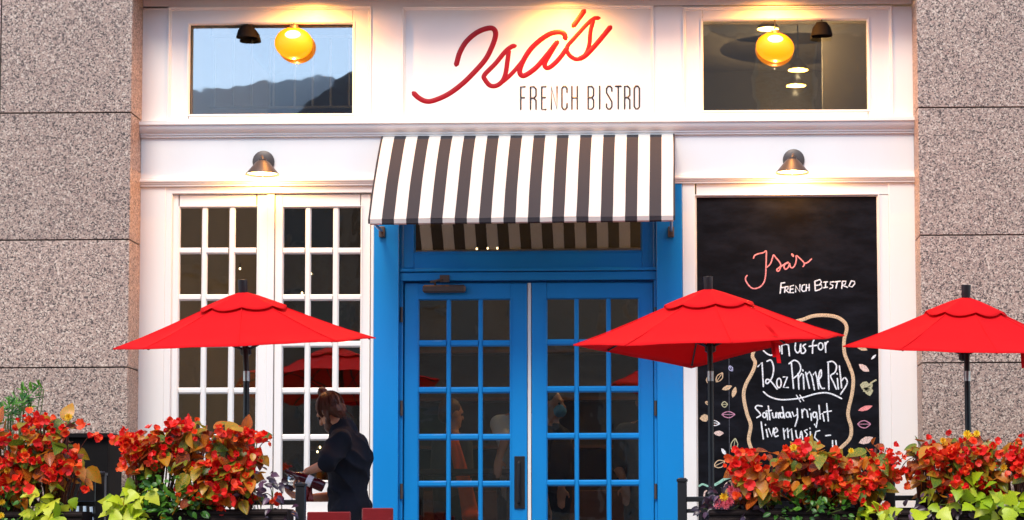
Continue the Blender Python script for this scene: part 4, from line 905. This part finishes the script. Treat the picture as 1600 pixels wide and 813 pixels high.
# ---- man pouring wine
YM = -1.2
t = thing('person', (PX(548, 800, YM), YM, 0), 'man with hair bun in dark shirt pouring wine beside the casement doors', 'person')
J = lambda px, py, dy=0: P(px, py, YM+dy)
hc = J(516, 644); hf = Vector((-.78, .42, -.62))
hd, hq, hT = head(hc, hf, (-.45, .1, 1))
nb, ch, wa, pv = J(537, 671), J(543, 706), J(544, 752), J(545, 785)
shN, elN, wrN = J(533, 687, -.17), J(510, 725, -.27), J(480, 737, -.24)
shF, elF, wrF = J(532, 690, .15), J(522, 776, .10), J(474, 779, -.02)
kn = [Vector((pv.x+.0, YM+s*.10-.0, .50)) for s in (-1, 1)]; ft = [Vector((pv.x+.04, YM+s*.11, .07)) for s in (-1, 1)]
body = hd+[(hc+Vector((.035, -.01, -.06)), .052, nb, .058), (nb, .05, ch, .09), (ch, .10, wa, .095), (wa, .095, pv, .10), (nb+Vector((0,0,-.04)), .04, shN, .042), (nb+Vector((0,0,-.04)), .04, shF, .042),
     (shN, .045, elN, .040), (elN, .038, wrN, .025), (shF, .052, elF, .040), (elF, .038, wrF, .025)]
for k in (0, 1): body += [(pv+Vector((0, (-1, 1)[k]*.065, -.03)), .070, kn[k], .055), (kn[k], .053, ft[k], .038), (ft[k]+Vector((.03, 0, -.03)), .036, ft[k]+Vector((-.16, 0, -.045)), .025)]
body += hand(wrN, J(463, 748, -.24)-wrN, (.2, .1, -1), .45, thumb=-1); body += hand(wrF, J(452, 771, -.02)-wrF, (.1, -.4, .8), .35, thumb=1)
capsules(body, .0075, 'body', 'skin', t, 3)
capsules([(nb+Vector((0, 0, .012)), .068, nb+Vector((.004, 0, -.03)), .082), (nb+Vector((0, 0, -.03)), .095, ch, .145), ('e', ch+Vector((.006, .0, -.06)), .162, .190, .20), (ch, .145, wa, .138), (wa, .138, wa+Vector((0, 0, -.06)), .136), ('e', wa+Vector((0, 0, .02)), .135, .165, .13),
          (nb+Vector((.01, -.05, -.05)), .072, shN, .072), (nb+Vector((.01, .05, -.05)), .072, shF, .072), (shN, .084, shN.lerp(elN, .90), .068), (shF, .074, shF.lerp(elF, .55), .062), (J(556, 695), .09, J(560, 735), .085)], .009, 'shirt', 'navy', t, 4, fold=.022, ff=7)
tr = [(pv+Vector((0, 0, .045)), .135, pv+Vector((0, 0, -.06)), .140), ('e', pv+Vector((.012, 0, -.03)), .145, .165, .11)]
for k in (0, 1): tr += [(pv+Vector((0, (-1, 1)[k]*.08, -.06)), .105, kn[k], .078), (kn[k], .076, ft[k]+Vector((0, 0, .02)), .060)]
capsules(tr, .012, 'trousers', 'navytr', t, 4, fold=.012, ff=7)
for k in (0, 1): capsules([(ft[k]+Vector((.03, 0, -.03)), .042, ft[k]+Vector((-.18, 0, -.042)), .030)], .01, 'shoe', 'black', t, 2)
MB().prism([(YM-.15, wa.z-.075), (YM-.15, wa.z-.045), (YM+.15, wa.z-.045), (YM+.15, wa.z-.075)], wa.x-.135, wa.x+.135).build('belt', 'black', t, bevel=.03) if False else None
hair = [('e', hq(0, -.024, .040), .090, .100, .092, hT), ('e', hq(0, -.055, -.012), .074, .056, .070, hT), (hq(-.075, -.01, .0), .02, hq(-.072, .0, -.05), .014), (hq(.075, -.01, .0), .02, hq(.072, .0, -.05), .014), ('e', hq(0, -.035, .142), .031, .033, .036, hT), (hq(0, -.03, .10), .03, hq(0, -.035, .14), .022)]
capsules(hair, .006, 'hair', 'hair', t, 2, fold=.006, ff=38)
m = MB(); rr = random.Random(3)
for k in range(90):                                              # strands drawn up to the bun
    a = rr.uniform(-2.75, 2.75); pts = []
    for i in range(7):
        u = i/6; el = -.55+u*1.75+rr.uniform(-.04, .04)
        pts.append(hq(.092*math.sin(a*(1-u*.55))*math.cos(el), -.024-.102*math.cos(a*(1-u*.55))*math.cos(el), .040+.096*math.sin(el)))
    pts.append(hq(rr.uniform(-.02, .02), -.035+rr.uniform(-.02, .02), .150))
    m.tube(catmull(pts, 2), .0022, 4)
for k in range(16):                                              # loose wisps at the nape
    a = rr.uniform(-1.3, 1.3); p0 = hq(.072*math.sin(a), -.05-.045*math.cos(a), -.05); p1 = hq(.078*math.sin(a), -.06-.05*math.cos(a), -.10-rr.uniform(0, .03)); m.tube([p0, p0.lerp(p1, .5)+Vector((rr.uniform(-.006, .006), -.004, 0)), p1], .0018, 4)
m.build('hair_strands', 'hair', t)
capsules([('e', hq(0, .045, -.082), .060, .055, .055, hT), (hq(-.05, .02, -.05), .022, hq(0, .07, -.10), .03), (hq(.05, .02, -.05), .022, hq(0, .07, -.10), .03)], .008, 'beard', 'hair', t, 2)
for sx in (-1, 1): MB().ell(hq(sx*.030, .082, .008), .011, .011, .011, 10, 6).build('eye', 'eye', t, smooth=True)
# bottle, cloth and glass in his hands
bp0, bp1 = J(487, 766, -.25), J(468, 742, -.25)
t2 = thing('wine_bottle', J(482, 750, -.25), 'dark red wine bottle tilted in the pouring man\'s hand', 'bottle')
ax = (J(462, 740, -.24)-J(490, 752, -.24)).normalized(); T = ax.to_track_quat('Z', 'Y').to_matrix()
MB().lathe([(.001, -.10), (.034, -.10), (.037, -.09), (.037, .06), (.030, .09), (.014, .115), (.0135, .16), (.015, .162), (.015, .175), (.001, .176)], J(484, 752, -.27), 20, T).build('bottle_body', 'bottle', t2, smooth=40)
MB().lathe([(.0378, -.02), (.0382, -.018), (.0382, .018), (.0378, .02)], J(484, 752, -.27), 20, T, False, False).build('paper_label', 'wshirt', t2, smooth=40)
t2 = thing('red_napkin', J(486, 772, -.26), 'dark red cloth hanging below the pouring man\'s hand', 'napkin')
m = MB(); rs = []
for i in range(9):
    z = i/8; rs.append([J(482+7*u/3+2*math.sin(z*4+u), 752+z*32, -.27)+Vector((0, .012*math.sin(u*2.1+z*3), 0)) for u in range(-3, 4)])
m.rings(rs, False, False, close=False); m.build('cloth', 'redwood', t2, smooth=60, solid=.004)
g = J(456, 784, -.03); t2 = thing('wine_glass', g, 'stemmed wine glass held under the bottle', 'wine glass')
M['clear'] = glass('clear_glass', .12, (.93, .94, .94), 0)
MB().lathe([(.032, 0), (.033, .002), (.006, .006), (.0035, .012), (.0035, .07), (.012, .078), (.034, .10), (.041, .125), (.038, .16), (.031, .19)], g, 24, None, True, False).build('bowl', 'clear', t2, smooth=40, solid=.0016)
MB().lathe([(.001, .082), (.014, .084), (.033, .102), (.036, .108), (.001, .1085)], g, 20).build('wine', 'wine', t2, smooth=40)
# ---- people inside the doors
def inside_person(px, py, Y, fwd, label, top, hairm, arms, mask=False, extra=None):
    hc = P(px, py, Y); fl = 0.0; t = thing('person', (hc.x, Y, 0), label, 'person')
    hd, hq, hT = head(hc, fwd); z = hc.z; s = 1
    V = lambda x, y, zz: Vector((hc.x+x, Y+y, zz))
    f = Vector(fwd).normalized(); sd = Vector((-f.y, f.x, 0)).normalized()
    nb, ch, pv = V(0, 0, z-.17), V(0, 0, z-.36), V(0, 0, z-.72)
    caps = hd+[(hc-Vector((0, 0, .06)), .05, nb, .055), (nb, .07, ch, .12), (ch, .13, pv, .13)]
    cl = [(nb-Vector((0, 0, .01)), .075, nb-Vector((0, 0, .05)), .1), (nb-Vector((0, 0, .06)), .11, ch, .155), (ch, .155, pv, .15), ('e', ch, .17, .14, .2)]
    sl = []
    for k, (el, wr, d) in zip((-1, 1), arms):
        sh = nb+sd*k*.18-Vector((0, 0, .055)); el = Vector(el) if el else sh+sd*k*.05-Vector((0, 0, .28)); wr = Vector(wr) if wr else el+f*.06-Vector((0, 0, .24))
        caps += [(nb, .05, sh, .055), (sh, .05, el, .04), (el, .038, wr, .026)]+hand(wr, d or (wr-el), (0, -.3, -1) if wr.z < el.z else (0, -.5, -.5), .22, thumb=k)
        cl += [(nb-Vector((0, 0, .05)), .07, sh, .072), (sh, .072, sh.lerp(el, .9), .06)]
    lg = []
    for k in (-1, 1):
        kn = pv+sd*k*.09; kn.z = .5; fo = kn.copy(); fo.z = .07
        caps += [(pv+sd*k*.08, .085, kn, .055), (kn, .05, fo, .04), (fo, .04, fo+f*.15-Vector((0, 0, .03)), .03)]; lg += [(pv+sd*k*.07, .115, kn, .08), (kn, .078, fo, .06)]
    capsules(caps, .0095, 'body', 'skin', t, 3); capsules(cl, .013, 'top', top, t, 3); capsules(lg, .016, 'trousers', 'navytr', t, 3)
    capsules([('e', hq(0, -.025, .048), .083, .092, .086, hT), ('e', hq(0, -.06, -.01), .072, .058, .07, hT)], .01, 'hair', hairm, t, 2)
    for sx in (-1, 1): MB().ell(hq(sx*.030, .076, .008), .011, .011, .010, 10, 6).build('eye', 'eye', t, smooth=True)
    if mask: capsules([('e', hq(0, .062, -.048), .062, .055, .052, hT), (hq(-.03, .085, -.02), .02, hq(.03, .085, -.02), .02)], .008, 'face_mask', 'mask', t, 2)
    return t, hq, nb, ch
YI = .50
inside_person(862, 633, YI, (.9, -.35, 0), 'person in a blue face mask standing behind the right blue door', 'navy', 'dhair', ((None, None, None), (None, P(877, 762, YI-.25), (0, 0, -1))), mask=True)
inside_person(812, 615, YI+.05, (-.4, -.8, 0), 'person in white shirt leaning a hand on the dark table behind the left door', 'wshirt', 'dhair', ((P(789, 690, YI-.2), P(779, 718, YI-.3), (0, -.5, -.6)), (None, None, None)))
t, hq, nb, ch = inside_person(706, 648, YI+1.1, (.75, .55, -.1), 'dim figure with an orange scarf standing in for a passer-by reflected in the left door', 'greycl', 'hair', ((None, None, None), (None, None, None)))  # figure set indoors in place of a passer-by mirrored in the glass
m = MB(); rs = []
for i in range(10):
    s = i/9; c_ = P(707+24*s+6*math.sin(s*2), 684+130*s, YI+.80-.02*math.sin(s*6)); w = .04+.03*s
    rs.append([c_+Vector((u*w, .012*math.sin(u*3+s*5), 0)) for u in (-1, -.5, 0, .5, 1)])
m.rings(rs, False, False, close=False); m.build('scarf', 'orange', t, smooth=60, solid=.006)
inside_person(1010, 628, YI+.3, (-.3, -.9, 0), 'figure in grey mostly hidden behind the right stile of the right door', 'greycl', 'dhair', ((None, P(978, 758, YI+.1), (0, 0, -1)), (None, None, None)))
tb = thing('high_table', (PX(730, 740, YI-.1), YI-.1, 0), 'dark wooden high table behind the left blue door', 'table')
xa, xb = PX(640, 740, YI-.3), PX(806, 740, YI-.3); zt = PZ(720, 733, YI-.3)
MB().box(xa, xb, YI-.36, YI+.10, zt-.04, zt).build('table_top', 'wood', tb, bevel=.006)
for x in (xa+.04, xb-.04):
    for y in (YI-.32, YI+.06): MB().box(x-.025, x+.025, y-.025, y+.025, 0, zt-.04).build('leg', 'wood', tb)

# ------------------------------------------------------------------ interior
zc = PZ(820, -30, 1.5)
def st(name, *a, mat='dark'): return tag(MB().box(*a).build(name, mat), kind='structure')
x0, x1 = PX(218, 300)+.02, PX(1432, 300)-.02
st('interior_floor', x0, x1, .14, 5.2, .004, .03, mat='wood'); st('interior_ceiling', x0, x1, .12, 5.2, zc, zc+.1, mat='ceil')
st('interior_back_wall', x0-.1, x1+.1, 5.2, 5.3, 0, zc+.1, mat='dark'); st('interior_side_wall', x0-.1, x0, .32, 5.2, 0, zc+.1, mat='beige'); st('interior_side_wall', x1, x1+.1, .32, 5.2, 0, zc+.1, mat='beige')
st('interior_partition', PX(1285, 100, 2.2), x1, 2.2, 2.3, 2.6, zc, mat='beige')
# wall of bottles / dark bar behind
t = thing('back_bar', (0, 5.0, 0), 'dark wooden back bar with shelves at the far end of the dining room', 'bar')
MB().box(-2.6, 2.4, 4.6, 5.15, 0, 1.1).build('counter', 'wood', t, bevel=.01)
for z in (1.5, 1.95, 2.4): MB().box(-2.4, 2.2, 4.9, 5.18, z, z+.03).build('shelf', 'wood', t)
t = thing('white_screen', P(425, 166, 2.4), 'pale slatted screen inside the upper window left of the sign', 'screen')
for px in (335, 364, 393, 421, 427, 460, 488, 516, 545):
    a, b = P(px, 166, 2.4), P(px, 62, 2.4); MB().box(a.x-.006, a.x+.006, 2.39, 2.41, a.z, b.z).build('slat', 'white', t)
a, b = P(325, 168, 2.4), P(550, 168, 2.4); MB().box(a.x, b.x, 2.388, 2.412, a.z-.012, a.z+.005).build('rail', 'white', t); a, b = P(325, 60, 2.4), P(550, 60, 2.4); MB().box(a.x, b.x, 2.388, 2.412, a.z, a.z+.02).build('rail', 'white', t)
for px in (330, 540):
    a = P(px, 60, 2.4); MB().tube([a, Vector((a.x, 2.4, zc))], .004, 6).build('hanger', 'black', t)
# pendants
def pendant(px, py, rx, rz, Y, label, kind, head=None):
    c = P(px, py, Y); t = thing('pendant_lamp', c, label, 'pendant lamp', 'pendant lamps in the dining room'); k = Y-CAM.y; r = rx*k/FPX; h = rz*k/FPX
    if kind == 'globe':
        T = Matrix.Rotation(R(8), 3, 'Y')
        ry = min(r, .068); MB().ell(c, r, ry, h, 24, 14, T).build('globe', 'amber', t, smooth=True)
        MB().ell(c+Vector((0, -ry*.60, h*.40)), r*.45, ry*.50, h*.34, 16, 10).build('glow_core', 'core', t, smooth=True)
        MB().lathe([(r*.28, h*.9), (r*.22, h*1.12), (.012, h*1.14)], c, 16, Matrix.Diagonal((1, .8, 1))).build('cap', 'bronze', t, smooth=30)
        top = c+Vector((0, 0, h*1.2)); pw = 12
    elif kind == 'disc':
        MB().lathe([(.001, 0), (r, 0), (r, .006), (.001, .006)], c, 24).build('diffuser', 'disc', t); MB().lathe([(r*1.02, .007), (r*1.02, .02), (r*.5, .07), (.02, .10)], c, 24).build('shade', 'bronze', t, smooth=30)
        top = c+Vector((0, 0, .09)); pw = 40
    else:
        MB().lathe([(r, -h), (r*1.01, -h+.006), (r*.85, h*.2), (r*.5, h), (.015, h*1.1)], c, 24, Matrix.Diagonal((1, min(1, .062/r), 1)), False, True).build('shade', 'matt', t, smooth=30); top = c+Vector((0, 0, h)); pw = 0
    MB().tube([top, Vector((top.x, top.y, head or zc))], .006, 6).build('cord', 'black', t)
    if pw:
        li = bpy.data.lights.new('pendant_light', 'POINT'); li.energy = pw if kind != 'globe' else 1.2; li.color = (1, .66, .32); li.shadow_soft_size = 0
        lo = bpy.data.objects.new('pendant_light', li); COL.objects.link(lo); lo.parent = t; lo.location = (0, 0, -h-.02 if kind == 'globe' else -.05)
pendant(459, 68, 30.5, 26, .028, 'glowing amber globe lamp in the upper window left of the sign', 'globe', PZ(459, 35, .03))
pendant(1211, 74, 30.5, 24, .028, 'glowing amber globe lamp in the upper window right of the sign', 'globe', PZ(1211, 29, .03))
pendant(386, 50, 17, 10, .032, 'black unlit bell lamp in the upper window left of the sign', 'bell', PZ(386, 34, .03)); pendant(1284, 46, 17, 11, .032, 'black unlit bell lamp in the upper window right of the sign', 'bell', PZ(1284, 29, .03))
pendant(1200, 46, 17, 4, 2.0, 'flat glowing lamp just above the right amber globe', 'disc'); pendant(1247, 110, 16, 4, 3.2, 'upper flat glowing lamp below right of the right amber globe', 'disc'); pendant(1244, 134.5, 15.5, 4, 4.2, 'lower flat glowing lamp below right of the right amber globe', 'disc')
for px, py in ((281, 434), (375, 420), (472, 458), (486, 428), (745, 389), (762, 388), (777, 388), (496, 706), (500, 699)):
    c = P(px, py, 1.6); t = thing('string_bulb', c, {281: 'tiny glowing bulb in the leftmost pane column of the casements', 375: 'tiny glowing bulb in the pane above the left umbrella', 472: 'tiny glowing bulb low in the right casement second pane row', 486: 'tiny glowing bulb in the middle column of the right casement', 745: 'left of three tiny bulbs in the door transom', 762: 'middle of three tiny bulbs in the door transom', 777: 'right of three tiny bulbs in the door transom', 496: 'lower of two tiny bulbs before the pouring man', 500: 'upper of two tiny bulbs before the pouring man'}[px], 'light bulb', 'tiny bulbs strung inside')
    MB().ell(c, .008, .008, .010, 8, 6).build('bulb', 'spark', t, smooth=True); MB().tube([c+Vector((0, 0, .01)), c+Vector((0, 0, .045))], .006, 6).build('socket', 'black', t)

# ------------------------------------------------------------------ across the street (seen in the glass)
def building(name, x0, x1, h, wall, label, nx, nz, roof=None, y=-30.0, d=12):
    t = thing(name, ((x0+x1)/2, y-d/2, 0), label, 'building', 'buildings across the street')
    MB().box(x0, x1, y-d, y, -.2, h).build('wall', wall, t)
    if roof:
        xm = x0+(x1-x0)*roof[0]; m = MB(); m.add([(x0-.2, y+.3, h), (x1+.2, y+.3, h), (xm, y+.3, h+roof[1]), (x0-.2, y-d-.3, h), (x1+.2, y-d-.3, h), (xm, y-d-.3, h+roof[1])], [(0, 1, 2), (5, 4, 3), (0, 2, 5, 3), (1, 4, 5, 2), (0, 3, 4, 1)]); m.build('roof', 'oppl' if name == 'low_building' else 'opproof', t)
    else: MB().box(x0-.15, x1+.15, y+.001, y+.25, h-.5, h+.15).build('cornice', wall, t)
    fh = h/nz
    for j in range(nz):
        for i in range(nx):
            cx = x0+(x1-x0)*(i+.5)/nx; w = (x1-x0)/nx*.28; zb = j*fh+fh*.28; zt = j*fh+fh*.82
            f = MB().box(cx-w-.08, cx+w+.08, y+.001, y+.09, zb-.1, zt+.1).build('window', 'oppg', t); MB().box(cx-w, cx+w, y+.091, y+.1, zb, zt).build('glazing', 'oppwin', f)
building('brown_building', -5.3, 9.05, 15.5, 'oppb', 'tall brown brick building straight across the street', 5, 4)
building('low_building', -13.25, -5.35, 9.25, 'oppb', 'low brown building with shallow roof coloured pale for haze across the street', 4, 2, (.93, .85))
building('dark_house', -6.7, -5.0, 8.9, 'oppb', 'narrow dark gabled house beside the tall brick building', 1, 3, (.93, 1.35), -29.2, .7)
building('brown_building', -26, -13.3, 9.0, 'oppb', 'low brown brick building far left across the street', 4, 2)
building('grey_building', 9.0, 24, 13.0, 'oppg', 'grey rendered building to the right across the street', 5, 4)
